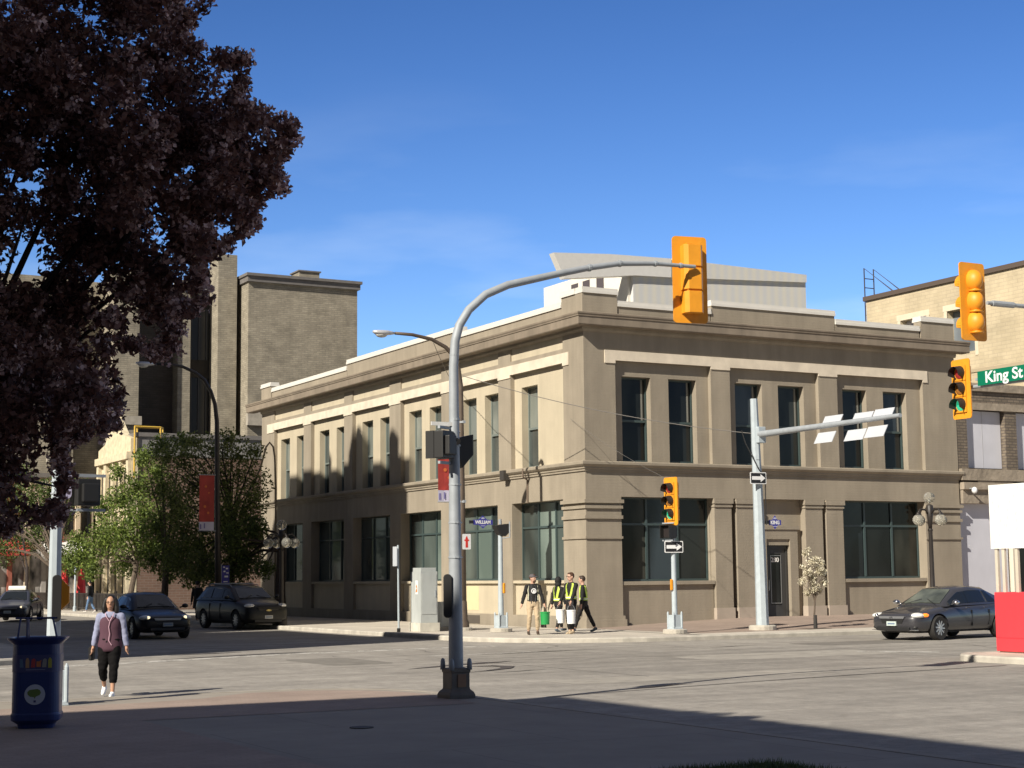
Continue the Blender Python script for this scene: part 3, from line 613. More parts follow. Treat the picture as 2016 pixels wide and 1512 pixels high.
for a, b in (((-.05,-.2,-1.2),(-.05,-.2,2.0)),((.25,.3,-.2),(.25,.3,2.0)),((1.6,-.1,1.3),(1.6,-.1,2.0)),((1.9,.4,1.4),(1.9,.4,2.0)),((-.05,-.2,2.0),(1.6,-.1,2.0)),((.25,.3,2.0),(1.9,.4,2.0)),((-.05,-.2,2.0),(.25,.3,2.0)),((1.6,-.1,2.0),(1.9,.4,2.0))): q.tube([a,b], .06, 6)
q.build('tubes', Mye, t); bpy.data.objects.remove(q) if False else None
# cream shops further along behind the trees
SH = thing('shop_row', 'row of cream shops with tall pale piers behind the patio umbrellas', 'building', (25.6, 109, .13))
q = MB(); q.box(17, 28.1, 109, 112.0, 0, 8.6); q.build('wall', mat('shop_cream', (.50,.41,.30), .85, var=.2, scale=.8), SH, world=True)
q = MB(); q.box(16.9, 28.1, 108.85, 112.0, 8.6, 8.9); q.build('roof_edge', mat('slate_coping', (.16,.15,.145)), SH, world=True)
for i in range(10):
    x = 17.3+1.08*i; q = MB(); q.box(x+.22,x+.95,108.94,109,.7,3.9); q.build('shop_window', glassmat('shop_glass', (.06,.06,.06), (.42,.40,.38), 1.6), SH, world=True)
    q = MB(); q.box(x+.3,x+.85,108.95,109,4.9,7.6); q.build('upper_window', M_dark, SH, world=True)
    q = MB(); q.box(x-.13,x+.17,108.75,109,0,8.4); q.build('pier', [mat('pier_cream', (.60,.50,.37), .85, var=.15),mat('pier_red', (.30,.10,.07), .85, var=.15),mat('pier_grey', (.36,.34,.32), .85, var=.15)][(i*2)%3], SH, world=True)
for i in range(3):
    q = MB(); x = 18.0+3.4*i; q.prism([(109,4.5),(107.8,3.8),(107.8,3.5),(109,3.5)], x, x+2.4, 'yz'); q.build('awning', [mat('awning_white', (.7,.7,.68)),mat('awning_red', (.45,.05,.05))][i%2], SH, world=True)
# boarded brick building to the right of the bank
BB = thing('boarded_building', 'rough brown brick building with whitewashed boarded windows beside the taupe corner building', 'building', (46.6, WY, .13))
q = MB(); Mrb = brickmat('rough_brick', (.24,.195,.145), (.17,.14,.105), (.12,.10,.085), .32, .11, .018, 1.0, .4, stint=1.2)
q.box(RE+.02, 45.35, WY+.02, 58, 5.75, 8.9); q.box(47.35, 47.95, WY+.02, 58, 5.75, 8.9); q.box(49.9,52.0,WY+.02,58,0,8.9); q.box(45.35,49.9,WY+.35,58,0,8.9); q.box(45.35,47.35,WY+.02,WY+.35,8.05,8.9); q.box(47.95,49.9,WY+.02,WY+.35,8.05,8.9)
q.build('wall', Mrb, BB, world=True)
q = MB(); Mst = mat('rough_stone', (.30,.255,.20), .95, var=.3, scale=3, bump=1.0, bscale=9)
q.box(RE+.05, 52, WY-.16, WY+.02, 5.30, 5.74); q.box(RE+.06, 52, WY-.22, WY+.02, 4.95, 5.22); q.box(RE+.1, 52, WY-.10, WY+.34, 4.42, 4.95); q.box(RE+.3, 52, WY-.04, WY+.02, 8.02, 8.3)
q.box(RE+.02, 52, WY-.08, WY+.02, 8.75, 9.05)
q.build('stone_course', Mst, BB, world=True)
Mbd = mat('whitewashed_board', (.62,.63,.70), .85, var=.06, scale=.8, stain=.15)
for x0, x1 in ((45.38,47.32),(47.98,49.88)):
    q = MB(); q.box(x0,x1,WY+.25,WY+.30,5.8,8.0); b_ = q.build('boarded_window', Mbd, BB, world=True); q = MB(); q.box((x0+x1)/2-.008,(x0+x1)/2+.008,WY+.244,WY+.25,5.8,8.0); q.build('board_joint', mat('joint_grey', (.38,.38,.4)), b_, base=_B[BB]).location = (0,0,0)
q = MB(); q.box(RE+.1,47.4,WY+.22,WY+.30,.1,4.42); q.build('boarded_shopfront', Mbd, BB, world=True)
q = MB()
for x in (47.5,48.6,49.2): q.box(x,x+.16,WY+.05,WY+.32,.1,4.42)
q.build('shopfront_mullion', mat('mullion_cream', (.62,.57,.47), .8), BB, world=True)
q = MB(); q.box(47.66,49.9,WY+.2,WY+.30,.1,4.42); q.build('shopfront_glass', M_glassR, BB, world=True)
# tall cream brick building behind it, side wall towards us
CB = thing('cream_brick_building', 'tall cream brick building whose bare stained side wall rises at the right', 'building', (49, 46.8, .13))
Mcb = brickmat('cream_brick', (.60,.51,.35), (.55,.465,.315), (.50,.42,.30), .5, .15, .012, .4, .35, stint=.45)
q = MB(); holes_w = [(49.5,51.05),(52.3,53.9)]
e = 46.6
for a, b in holes_w: q.box(49,49.5,e,a,0,13.95); q.box(49,49.5,a,b,0,10.9); q.box(49,49.5,a,b,12.75,13.95); e = b
q.box(49,49.5,e,56.1,0,13.95); q.box(49.5,70,46.6,56.1,0,13.95); q.build('wall', Mcb, CB, world=True)
q = MB(); q.box(48.9,70,46.5,56.2,13.95,14.15); q.build('coping', mat('brown_coping', (.10,.075,.06), .7), CB, world=True)
for a, b in holes_w:
    q = MB(); q.box(49.34,49.4,a,b,10.9,12.75); q.build('window', Mbd if a > 52 else glassmat('upper_pane', (.10,.12,.14), (.22,.25,.28)), CB, world=True)
    q = MB(); q.box(48.97,49.02,a-.22,b+.22,12.75,13.0); q.box(48.975,49.02,a-.18,a,10.7,12.75); q.box(48.975,49.02,b,b+.18,10.7,12.75); q.build('window_surround', mat('surround_cream', (.68,.6,.46), .85, var=.06), CB, world=True)
q = MB(); q.box(48.96,49.0,46.6,56.1,10.0,10.14); q.build('belt_line', mat('belt_tan', (.42,.35,.24), .9), CB, world=True)
t = thing('roof_ladder', 'thin dark steel ladder with handrails against the far end of the cream brick wall', 'ladder', (49.3,56.5,11))
q = MB(); Mla = mat('ladder_steel', (.06,.06,.07), .6)
for dx in (0,.55):
    q.tube([(dx,0,0),(dx,0,4.55),(dx+.15,-1.7,3.25)], .03, 6)
for i in range(10): q.tube([(0,0,.3+.42*i),(.55,0,.3+.42*i)], .022, 6)
q.build('rails', Mla, t)
# far modern pale building above the roofline
WBld = thing('pale_modern_building', 'pale modern building with a corrugated grey upper wall showing above the cornice', 'building', (66, 99, .13))
def corr():
    m = mat('corrugated_pale', (.47,.455,.42), .7, bump=.0); n = m.node_tree; b = n.nodes['Principled BSDF']; t = n.nodes.new('ShaderNodeTexCoord')
    def wv(axis, sc, dist):
        wvn = n.nodes.new('ShaderNodeTexWave'); wvn.wave_type = 'BANDS'; wvn.bands_direction = axis; wvn.inputs['Scale'].default_value = sc; wvn.inputs['Distortion'].default_value = dist
        wvn.inputs['Detail Scale'].default_value = .4; n.links.new(t.outputs['Object'], wvn.inputs['Vector']); return wvn
    bp = n.nodes.new('ShaderNodeBump'); bp.inputs['Strength'].default_value = .25; bp.inputs['Distance'].default_value = .03; x = wv('Z', 7.5, 0)
    n.links.new(x.outputs['Fac'], bp.inputs['Height']); n.links.new(bp.outputs['Normal'], b.inputs['Normal'])
    y = wv('X', .42, .8); rr = n.nodes.new('ShaderNodeValToRGB'); rr.color_ramp.elements[0].color = (.60,.605,.60,1); rr.color_ramp.elements[1].color = (.66,.64,.57,1)
    n.links.new(y.outputs['Fac'], rr.inputs['Fac']); n.links.new(rr.outputs['Color'], b.inputs['Base Color']); return m
fx = PY(1247,590,99).x; ex = PY(1587,590,99).x
q = MB(); q.box(fx, ex, 99, 111.5, 0, PY(1587,548,99).z-.02); q.build('upper_wall', corr(), WBld, world=True)
q = MB(); q.box(fx-.25, fx-.001, 99.36, 111.6, 0, 24.6); q.build('lit_wall', mat('pale_panel', (.76,.73,.65), .8, var=.04), WBld, world=True)
for y in (102.6,104.6,106.3):
    q = MB(); q.box(fx-.29, fx-.24, y, y+1.0, 22.6, 24.15); q.build('window', mat('mauve_pane', (.10,.085,.09), .2), WBld, world=True)
cpts = [PY(x,y,98.7) for x,y in ((1090,497),(1200,500),(1322,509),(1322,546),(1250,542),(1112,548))]
q = MB(); q.prism([(p.x,p.z) for p in cpts], 98.7, 99.35, 'xz'); q.build('roof_canopy', mat('canopy_grey', (.68,.67,.64), .6, var=.04), WBld, world=True)
cpts = [PY(x,y,98.8) for x,y in ((1323,509),(1588,541),(1588,556),(1323,546))]
q = MB(); q.prism([(p.x,p.z) for p in cpts], 98.8, 110, 'xz'); q.build('roof_fascia', corr(), WBld, world=True)
# office buildings out of view on the sunny side, whose shade lies over the corner
Mof = mat('office_concrete', (.16,.15,.135), .85, var=.1)
def office(label, boxes, loc, spires=(), bays=8):
    t = thing('office_building', label, 'building', loc)
    q = MB()
    for b in boxes: q.box(*b)
    q.build('wall', Mof, t, world=True)
    x0,x1,y0,y1,z0,z1 = boxes[0]
    for k in range(int(z1//3.6)):
        for i in range(bays):
            y = y0+(y1-y0)*(i+.25)/bays; q = MB(); q.box(x1, x1+.03, y, y+(y1-y0)/bays*.5, 1+3.6*k, 2.9+3.6*k); q.build('window', M_dark, t, world=True)
    for (x,y,s,h,z) in spires:
        q = MB(); q.loft([[(x-s*f,y-s*f,zz),(x+s*f,y-s*f,zz),(x+s*f,y+s*f,zz),(x-s*f,y+s*f,zz)] for f,zz in ((1,z),(1,z+h*.6),(.3,z+h))]); q.build('pinnacle', Mof, t, world=True)
    return t
TE = .69
L1 = 23.2
office('tall grey concrete office block on the sunny side, out of view, shading the foreground', [(-40,13.0-.9205*L1,-40,22.15-.3907*L1,0,L1*TE)], (-12,0,.0))
office('grey stone office block with pinnacles across the side street, out of view', [(-20,4,50.0,64,0,25.0),(-20,7,37.9,41.7,0,11.5),(-20,7,41.7,50,0,10.7)], (0,50,0), [(3.2,55.0,.5,2.2,25.0),(3.2,51.2,.5,1.6,25.0),(3.2,58.5,.35,1.4,25)])
#@@PART3
# ------------------------------------------------------------------ poles, signals and signs
M_galv = mat('galvanised', (.34,.37,.40), .6, metal=.15, var=.12, scale=6, bump=.05)
M_galvp = mat('pole_painted_grey', (.42,.48,.52), .6, var=.10, scale=5)
M_blackp = mat('pole_black', (.028,.024,.022), .5, var=.2, scale=4)
M_brownp = mat('pole_brown', (.10,.075,.055), .55, var=.2, scale=4)
M_yel = mat('signal_yellow', (.80,.33,.02), .5, var=.08, scale=7, stain=.12, sscale=3)
M_blk = mat('signal_black', (.018,.018,.018), .55)
M_red = mat('lens_red', (.30,.03,.03), .2, emit=(.8,.05,.03), es=.05)
M_amb = mat('lens_amber', (.35,.14,.03), .2)
M_grn = mat('lens_green', (.03,.30,.16), .2, emit=(.05,.85,.45), es=.35)
M_conc = mat('footing_concrete', (.46,.43,.37), .9, var=.2, scale=5, bump=.4)
M_signblk = mat('sign_black', (.015,.015,.017), .5); M_signwht = mat('sign_white', (.78,.79,.80), .45)
M_signblue = mat('sign_blue', (.05,.05,.30), .45); M_signgreen = mat('sign_green', (.0,.16,.085), .45)
M_signback = mat('sign_metal', (.66,.69,.74), .42, metal=.25, var=.03)
def rrect(w_, h_, r, n=5):
    p = []
    for cx, cz, a0 in ((w_/2-r,h_/2-r,0),(-w_/2+r,h_/2-r,90),(-w_/2+r,-h_/2+r,180),(w_/2-r,-h_/2+r,270)):
        p += [(cx+r*math.cos(R(a0+90*i/n)), cz+r*math.sin(R(a0+90*i/n))) for i in range(n+1)]
    return p
def signal(label, loc, rz, round_back=False):
    t = thing('traffic_signal', label, 'traffic signal', loc, rz, 'yellow three lens traffic signals')
    q = MB(); q.prism(rrect(.60,1.42,.06), -.012, .012, 'xz'); q.build('backplate', M_yel, t)
    for i, lens in enumerate((M_red, M_amb, M_grn)):
        z = .38-.38*i; q = MB()
        if round_back:
            q.sph((0,-.03,z), (.155,.20,.20), 16, 12); q.box(-.10,.10,-.17,-.012,z-.205,z-.17)
        else:
            q.loft([[(-.165,-.012,z-.185),(.165,-.012,z-.185),(.165,-.012,z+.165),(-.165,-.012,z+.165)],[(-.165,-.15,z-.185),(.165,-.15,z-.185),(.165,-.15,z+.165),(-.165,-.15,z+.165)],[(-.11,-.22,z-.185),(.11,-.22,z-.185),(.11,-.22,z+.165),(-.11,-.22,z+.165)]])
            q.box(-.12,.12,-.19,-.012,z+.167,z+.193)
        h = q.build('housing', M_yel, t, bevel=0 if round_back else .008, smooth=round_back)
        q = MB(); q.box(-.175,.175,.013,.05,z-.185,z+.185); q.build('door', M_yel, h, bevel=.012)
        q = MB(); q.lathe([(0,.05),(.15,.05),(.13,.065),(.06,.08),(0,.084)], (0,0,z), 20, 'y'); q.v = [(p[2-2+0],p[1],p[2]) for p in q.v]; q.build('lens', lens, h, smooth=True)
        q = MB(); rings = []
        for y, dz, a0 in ((.05,0,-52),(.26,-.03,-12)):
            n = 15; outer = [(.172*math.cos(R(a0+(180-2*a0)*k/n)), y, z+dz+.172*math.sin(R(a0+(180-2*a0)*k/n))) for k in range(n+1)]
            inner = [(.164*math.cos(R(a0+(180-2*a0)*k/n)), y, z+dz+.164*math.sin(R(a0+(180-2*a0)*k/n))) for k in range(n,-1,-1)]
            rings.append(outer+inner)
        q.loft(rings); q.build('visor', M_blk if not round_back else M_yel, h, smooth=False)
    q = MB(); q.box(.205,.215,.012,.022,-.55,.55); q.build('hinge_rod', M_blk, t)
    return t
def footing(t, r=.36, h=.12): q = MB(); q.lathe([(r,0),(r,h*.8),(r*.9,h)], n=18); return q.build('footing', M_conc, t)
def boltbase(t, m, s=.2, z0=.1, h=.42):
    q = MB(); q.loft([[(-s*f,-s*f,z),(s*f,-s*f,z),(s*f,s*f,z),(-s*f,s*f,z)] for f,z in ((1.0,z0),(.94,z0+.05),(.86,z0+.07),(.80,z0+h))]); b_ = q.build('base', m, t, bevel=.01)
    for dx in (-1,1):
        for dy in (-1,1):
            q = MB(); q.lathe([(.032,z0+.05),(.03,z0+h+.05),(.012,z0+h+.10)], (dx*s*.82,dy*s*.82,0), 8); q.build('bolt_cover', m, b_, smooth=False)
    return b_
def push_button(t, m, at, rz=0, s=1.0):
    q = MB(); q.at(at, rz); q.prism(rrect(.10*s,.52*s,.045*s), -.03, .03, 'xz'); b_ = q.build('push_button_panel', m, t, bevel=.006); return b_
def ped_head(t, at, rz, w_=.42, h_=.46):
    q = MB(); q.at(at, rz); q.box(-w_/2,w_/2,-.16,.0,-h_/2,h_/2); q.box(-w_/2+.05,w_/2-.05,-.24,-.16,-h_/2+.05,h_/2-.07); b_ = q.build('pedestrian_signal', M_blk, t, bevel=.015)
    q = MB(); q.at(at, rz); q.box(-w_/2,w_/2,.0,.14,h_/2-.02,h_/2); q.box(-w_/2,-w_/2+.02,.0,.14,-h_/2,h_/2-.02); q.box(w_/2-.02,w_/2,.0,.14,-h_/2,h_/2-.02); q.build('hood', M_blk, b_)
    q = MB(); q.at(at, rz); q.box(-w_/2+.03,w_/2-.03,.004,.012,-h_/2+.04,h_/2-.06); q.build('screen', mat('screen_dark', (.03,.025,.025), .3), b_)
    q = MB(); q.at(at, rz); q.box(-w_/2+.02,w_/2+.1,-.10,-.06,h_/2+.03,h_/2+.07); q.box(-w_/2+.02,w_/2+.1,-.10,-.06,-h_/2-.08,-h_/2-.04); q.build('bracket', M_galv, b_); return b_
# the tall curved mast at the near corner
mp0 = (10.74,21.3,.13)
t = thing('signal_mast', 'tall grey curved mast arching right to a signal, its foot in the shade', 'signal mast', mp0)
pts = [PY(*p,21.3) for p in ((898,1345),(896.5,1150),(894.5,900),(893,720),(896,672),(904,641),(923,610),(956,580),(1000,561),(1090,541),(1160,527),(1220,519),(1290,519),(1340,523),(1368,525))]
rad = [.108,.095,.078,.068,.067,.066,.064,.062,.06,.054,.048,.042,.036,.032,.03]
q = MB(); q.tube([p-Vector(mp0) for p in pts], rad, 12); q.build('pole', M_galv, t, smooth=True, angle=40)
q = MB(); s_ = .168
q.loft([[(-s_*f,-s_*f,z),(s_*f,-s_*f,z),(s_*f,s_*f,z),(-s_*f,s_*f,z)] for f,z in ((1.22,0),(1.22,.05),(1.12,.09),(.88,.13),(.86,.16),(.86,.36),(.92,.37),(.92,.42),(.6,.43))]); bb = q.build('base', mat('base_dark_metal', (.15,.13,.11), .6, var=.2, scale=6), t, bevel=.008)
for dx in (-1,1):
    for dy in (-1,1): q = MB(); q.lathe([(.038,.40),(.035,.50),(.026,.55),(.005,.565)], (dx*.142,dy*.142,0), 10); q.build('bolt_cover', M_galv, bb, smooth=True)
q = MB(); q.box(-.05,.08,-.158,-.1475,.16,.34); q.build('hand_hole_plate', mat('copper_plate', (.30,.17,.10), .55, var=.15), bb)
pb = push_button(t, M_blk, (-.145,-.03,1.45), R(-25), 1.2)
for z in (2.0,2.5,3.05,3.62,4.0,4.95):
    q = MB(); q.lathe([(.105-.012*z+.012*2,z-.012),(.105-.012*z+.012*2,z+.012)], (-.0-(z-.2)*.008*0,0,0), 12); o_ = q.build('strap', M_galv, t)
q = MB(); q.box(-.40,.02,-.05,-.03,3.90,3.955); q.build('head_bracket', mat('pale_bracket', (.72,.72,.70), .5), t)
ped_head(t, (-.26,-.02,3.62), R(30), .30, .40)
q = MB(); q.prism([(-.0,3.72),(.34,3.80),(.34,3.50),(.16,3.30)], .06, .26, 'xz'); q.build('second_head', M_blk, t, bevel=.01)
q = MB(); q.tube([(-.06,-.08,3.7),(-.02,-.16,3.66)], [.045,.05], 10); q.build('sensor', M_blk, t)
for i in (10,11,12,13):
    p = pts[i]-Vector(mp0); q = MB(); q.lathe([(rad[i]+.012,-.02),(rad[i]+.012,.02)], tuple(p), 10, 'x'); q.build('arm_clamp', M_galv, t)
c = PY(1358,551,21.56)
signal('large yellow signal seen from behind, hung on the curved grey mast', tuple(c), R(-11))
# second signal from behind, on an arm from a mast out of the picture
c2 = PX(1915,594,21.35)
signal('yellow signal with rounded backs, seen from behind at upper right', tuple(c2), R(0), True)
t = thing('signal_arm_mast', 'thin grey signal arm entering from the right edge, its mast out of view', 'signal mast', (26.6,c2.y-.25,.13))
q = MB(); z0 = c2.z-.05; q.tube([(0,0,0),(0,0,4.6),(-.12,0,5.5),(-.5,0,6.1),(-1.3,0,z0-.28),(-3.4,0,z0-.13),(21.5-26.6-.05,0,z0-.13)], [.1,.075,.07,.065,.06,.045,.035], 12); q.build('pole', M_galv, t, smooth=True, angle=40)
q = MB(); q.tube([(c2.x-26.6+.22,0,z0-.13),(c2.x-26.6+.75,0,z0-.13)], .055, 10); q.build('arm_sleeve', M_galv, t)
# front-facing signal with green street sign at the right edge
c3 = PX(1893,766,28.0)
signal('yellow signal facing us with its green lens lit beside the green street sign', tuple(c3), R(90))
t = thing('signal_mast', 'grey arm behind the green street sign with its mast out of view', 'signal mast', (28.16,23.6,.13))
q = MB(); za = c3.z+.03; q.tube([(0,0,0),(0,0,za-.9),(0,.25,za-.4),(0,.9,za-.13),(0,c3.y-23.6,za-.13)], [.11,.085,.08,.06,.045], 12); q.build('pole', M_galv, t, smooth=True, angle=40)
p0 = PX(1925,745.5,27.98); L_ = 1.86
t = thing('street_sign', 'green overhead street name sign with white lettering at the right edge', 'street sign', (27.98, p0.y-L_/2, p0.z))
q = MB(); q.box(-.008,.008,-L_/2,L_/2,-.175,.165); q.build('plate', M_signgreen, t)
text('lettering', 'King St E', .365, M_signwht, t, (-.010,-.05,-.008), (R(90),0,R(-90)), .001, xs=1.12, bold=.008)
q = MB(); q.box(.008,.07,L_/2-.2,L_/2+.09,-.04,.02); q.box(.008,.1,-L_/2+.2,-L_/2+.3,-.04,.02); q.build('sign_bracket', M_galv, t)
# signal post with one-way sign at the far corner
def oneway(parent, at, rz, w_=.58, h_=.34):
    q = MB(); q.at(at, rz); q.prism(rrect(w_,h_,.03), -.006, .006, 'xz'); pl = q.build('one_way_plate', M_signwht, parent)
    q = MB(); q.at(at, rz); q.prism(rrect(w_-.05,h_-.05,.02), -.010, -.006, 'xz'); q.build('black_field', M_signblk, pl)
    a = w_/2-.06; hh = h_*.15; q = MB(); q.at(at, rz); q.prism([(-a,-hh),(a*.36,-hh),(a*.36,-h_*.33),(a+.02,0),(a*.36,h_*.33),(a*.36,hh),(-a,hh)], -.014, -.010, 'xz'); q.build('arrow', M_signwht, pl); return pl
c4 = PY(1325,1246,40.44); b4 = (27.6,40.44,.135)
t = thing('signal_post', 'short grey post carrying a yellow signal, a dark walk head and a one way sign', 'signal post', b4)
footing(t, .36, .13); boltbase(t, M_galvp, .175, .12, .42)
q = MB(); q.tube([(0,0,.5),(0,0,4.5)], [.085,.06], 10); q.build('pole', M_galvp, t, smooth=True, angle=40)
push_button(t, mat('button_orange', (.80,.32,.02), .5), (-.115,-.03,1.42), R(80), .62)
oneway(t, (-.05,-.10,2.53), R(-14)); ped_head(t, (-.22,-.06,2.98), R(100), .40, .40)
c4s = PY(1321,987,40.36)
signal('yellow signal facing us on the short post in front of the dark ground floor window', (c4s.x,c4s.y,c4s.z), R(96))
# T-shaped mast with three pairs of blank panels
t = thing('sign_mast', 'tall pale grey mast with a level arm of blank panels toward the street', 'sign mast', (31.0,40.7,.135))
footing(t, .42, .16)
q = MB(); q.tube([(0,0,.1),(-.03,0,3.5),(-.10,0,7.1)], [.20,.165,.115], 8); q.build('pole', M_galvp, t)
q = MB(); q.box(-.14,.14,-.25,.1,5.72,6.22); q.build('arm_socket', M_galvp, t, bevel=.02)
q = MB(); q.tube([(-.05,-.2,5.98),(-.05,-6.5,6.0)], [.105,.062], 12); q.build('arm', M_galv, t, smooth=True, angle=40)
for (xa,xb,ya,yb) in ((1607,1652,867,818),(1666,1712,864,810),(1705,1754,857,803)):
    m1 = PX((xa+xb)/2,(ya+yb)/2,31.0); 
    for up in (1,-1):
        q = MB(); zc = m1.z-.135; y0_, y1_ = m1.y-.40-31*0, m1.y+.40
        lo, hi = (.07,.38) if up > 0 else (-.44,-.12)
        q.loft([[(.05+.28*lo*2-.01,y0_-40.7,zc+lo),(.05+.28*lo*2+.01,y0_-40.7,zc+lo),(.05+.28*hi*2+.01,y0_-40.7,zc+hi),(.05+.28*hi*2-.01,y0_-40.7,zc+hi)],[(.05+.28*lo*2-.01,y1_-40.7,zc+lo),(.05+.28*lo*2+.01,y1_-40.7,zc+lo),(.05+.28*hi*2+.01,y1_-40.7,zc+hi),(.05+.28*hi*2-.01,y1_-40.7,zc+hi)]]); q.build('panel', M_signback, t)
oneway(t, (-.18,-.22,4.63), R(-4), .58, .36)
for z in (4.95,5.2):
    q = MB(); q.tube([(.12*math.cos(R(a))-.07,.14*math.sin(R(a)),z) for a in range(0,361,45)], .008, 5, False); q.build('strap', M_blk, t)
q = MB(); q.tube([(-.6,.0,6.1),(-.5,-.05,5.7),(-.1,-.16,4.9),(.1,-.2,4.7),(.12,-.17,4.3),(.12,-.17,3.2)], .016, 6); q.build('cable_loop', M_blk, t)
lz = 3.34
def lozenge(w_, h_): a = w_/2; return [(-a,h_*.17),(-a*.42,h_*.19),(0,h_*.5),(a*.42,h_*.19),(a,h_*.17),(a,-h_*.2),(a*.42,-h_*.22),(0,-h_*.5),(-a*.42,-h_*.22),(-a,-h_*.2)]
def nameplate(label, word, loc, w_, size, crown=True):
    t = thing('street_name_sign', label, 'street sign', loc)
    q = MB(); q.prism(lozenge(w_, .42), -.008, .008, 'xz'); q.build('plate', M_signblue, t)
    text('lettering', word, size, M_signwht, t, (0,-.010,-.01), (R(90),0,0), .001, xs=.95, bold=.006)
    q = MB(); q.prism([(-.06,.10),(-.05,.14),(0,.155),(.05,.14),(.06,.10)], -.012, -.008, 'xz'); q.build('small_crest', mat('pale_blue', (.45,.47,.62), .5), t)
    q = MB(); q.box(-.08,.08,-.012,-.008,-.135,-.115); q.build('small_line', mat('pale_blue', (.45,.47,.62)), t)
    q = MB(); q.box(-w_/2-.14,-w_/2,-.02,.02,-.05,.05); q.build('bracket', M_signblk, t); return t
nameplate('blue lozenge street plate reading KING on the pale sign mast', 'KING', (31.52,40.62,3.42), .46, .15)
nameplate('blue lozenge street plate reading WILLIAM on the dark lamp post', 'WILLIAM', (25.0,47.58,3.62), .72, .15)
# pedestrian post
t = thing('pedestrian_post', 'slim grey post with a dark walk head seen from the side', 'signal post', (24.52,45.5,.135))
footing(t, .35, .12); boltbase(t, M_galvp, .17, .11, .40)
q = MB(); q.tube([(0,0,.45),(0,0,3.0)], [.09,.07], 10); q.build('pole', M_galvp, t, smooth=True, angle=40)
push_button(t, mat('button_orange', (.80,.32,.02)), (.06,-.11,1.35), R(15), .62)
q = MB(); q.prism([(-.25,3.30),(.24,3.36),(.27,3.12),(.10,2.96),(-.10,3.02)], -.2, .12, 'xz'); hd = q.build('pedestrian_signal', M_blk, t, bevel=.02)
q = MB(); q.tube([(0,0,3.5),(0,0,3.34)], .05, 8); q.build('post_cap', M_galv, hd); q = MB(); q.tube([(.22,-.22,3.42),(.22,-.22,2.93),(.02,-.1,2.9)], .022, 6); q.build('bracket', M_galv, hd)
# left signal post beside the bin
t = thing('left_signal_post'[5:], 'pale grey signal post half hidden by the dark blossom tree, behind the blue bin', 'signal post', (5.53,23.49,.13))
q = MB(); q.tube([(0,0,.4),(.0,0,3.25),(0,0,3.33)], [.105,.07,.03], 8); q.build('pole', M_galvp, t)
boltbase(t, M_galvp, .19, 0, .48)
push_button(t, M_blk, (.0,-.13,1.48), R(-10), 1.25)
q = MB(); q.at((.11,.02,1.52), R(-20)); q.prism([(-.02,-.22),(.10,-.10),(.10,.12),(-.02,.24)], -.03, .03, 'xz'); q.build('push_button', mat('button_orange', (.80,.32,.02)), t)
ped_head(t, (.41,.04,2.97), R(8), .34, .38)
q = MB(); q.box(.05,.54,-.06,-.03,2.70,2.73); q.build('head_bracket', M_galv, t)
q = MB(); q.prism(rrect(.14,.36,.06), -.02, .02, 'xz'); q.v = [(p[0]+.13,p[1]-.02,p[2]+3.06) for p in q.v]; q.build('lilac_cover', mat('lilac', (.50,.47,.66), .6), t)
for z in (2.62,2.75,2.95,3.12):
    q = MB(); q.lathe([(.088,z-.01),(.088,z+.01)], n=8); q.build('strap', M_galv, t)
# street lamps with cobra heads
def cobra(label, loc, pts, rad, m, head, banner=None, hy=0):
    t = thing('street_lamp', label, 'street lamp', loc, 0, 'dark cobra head street lamps'); b_ = Vector(loc)
    q = MB(); q.tube([Vector(p)-b_ for p in pts], rad, 10); q.build('pole', m, t, smooth=True)
    h0 = Vector(head)-b_; q = MB(); rr = []
    for k, (dx, ry, rz_, dz) in enumerate(((0,.05,.04,.0),(-.10,.07,.06,.0),(-.22,.12,.08,.0),(-.42,.165,.10,-.02),(-.62,.14,.08,-.01),(-.74,.06,.04,.01))):
        rr.append([(h0.x+dx, h0.y+ry*math.cos(R(a)), h0.z+dz+rz_*math.sin(R(a))) for a in range(0,360,30)])
    q.loft(rr); hd = q.build('lamp_head', mat('lamp_grey', (.55,.56,.58), .4, metal=.2), t, smooth=True)
    q = MB(); q.sph((h0.x-.45,h0.y,h0.z-.08), (.20,.13,.09), 14, 8); q.build('lens', mat('lamp_lens', (.55,.55,.52), .15), hd, smooth=True)
    q = MB(); q.lathe([(.20,0),(.20,.25),(.15,.35),(.13,.9),(.11,1.0)], n=12); q.build('base', m, t, smooth=True, angle=40); return t
p = [PY(x,y,47.71) for x,y in ((912,1238),(909.5,1000),(907,760),(902,722),(892,700),(878,684),(850,668),(812,659),(778,656))]
l1 = cobra('dark brown street lamp standing beside the curved mast, arm reaching left over the street', (24.32,47.71,.13), p, [.125,.105,.082,.075,.07,.065,.06,.055,.05], M_brownp, PY(776,656,47.71))
q = MB(); p = PY(920,1242,47.4)-Vector((24.32,47.71,.13)); footing(l1, .30, .1)
for z in (4.15,6.75):
    q = MB(); q.lathe([(.115,z-.03),(.115,z+.03)], n=10); q.box(-.03,.06,-.16,-.1,z-.04,z+.05); q.build('strap', M_galv, l1)
p = [PY(x,y,63.65) for x,y in ((430,1220),(428,1000),(427,830),(423,795),(415,770),(402,748),(385,734),(360,722),(335,718),(308,717))]
l2 = cobra('black street lamp among the green trees with its arm reaching left', (21.49,63.65,.13), p, [.13,.11,.09,.08,.075,.07,.065,.06,.055,.05], M_blackp, PY(304,717,63.65))
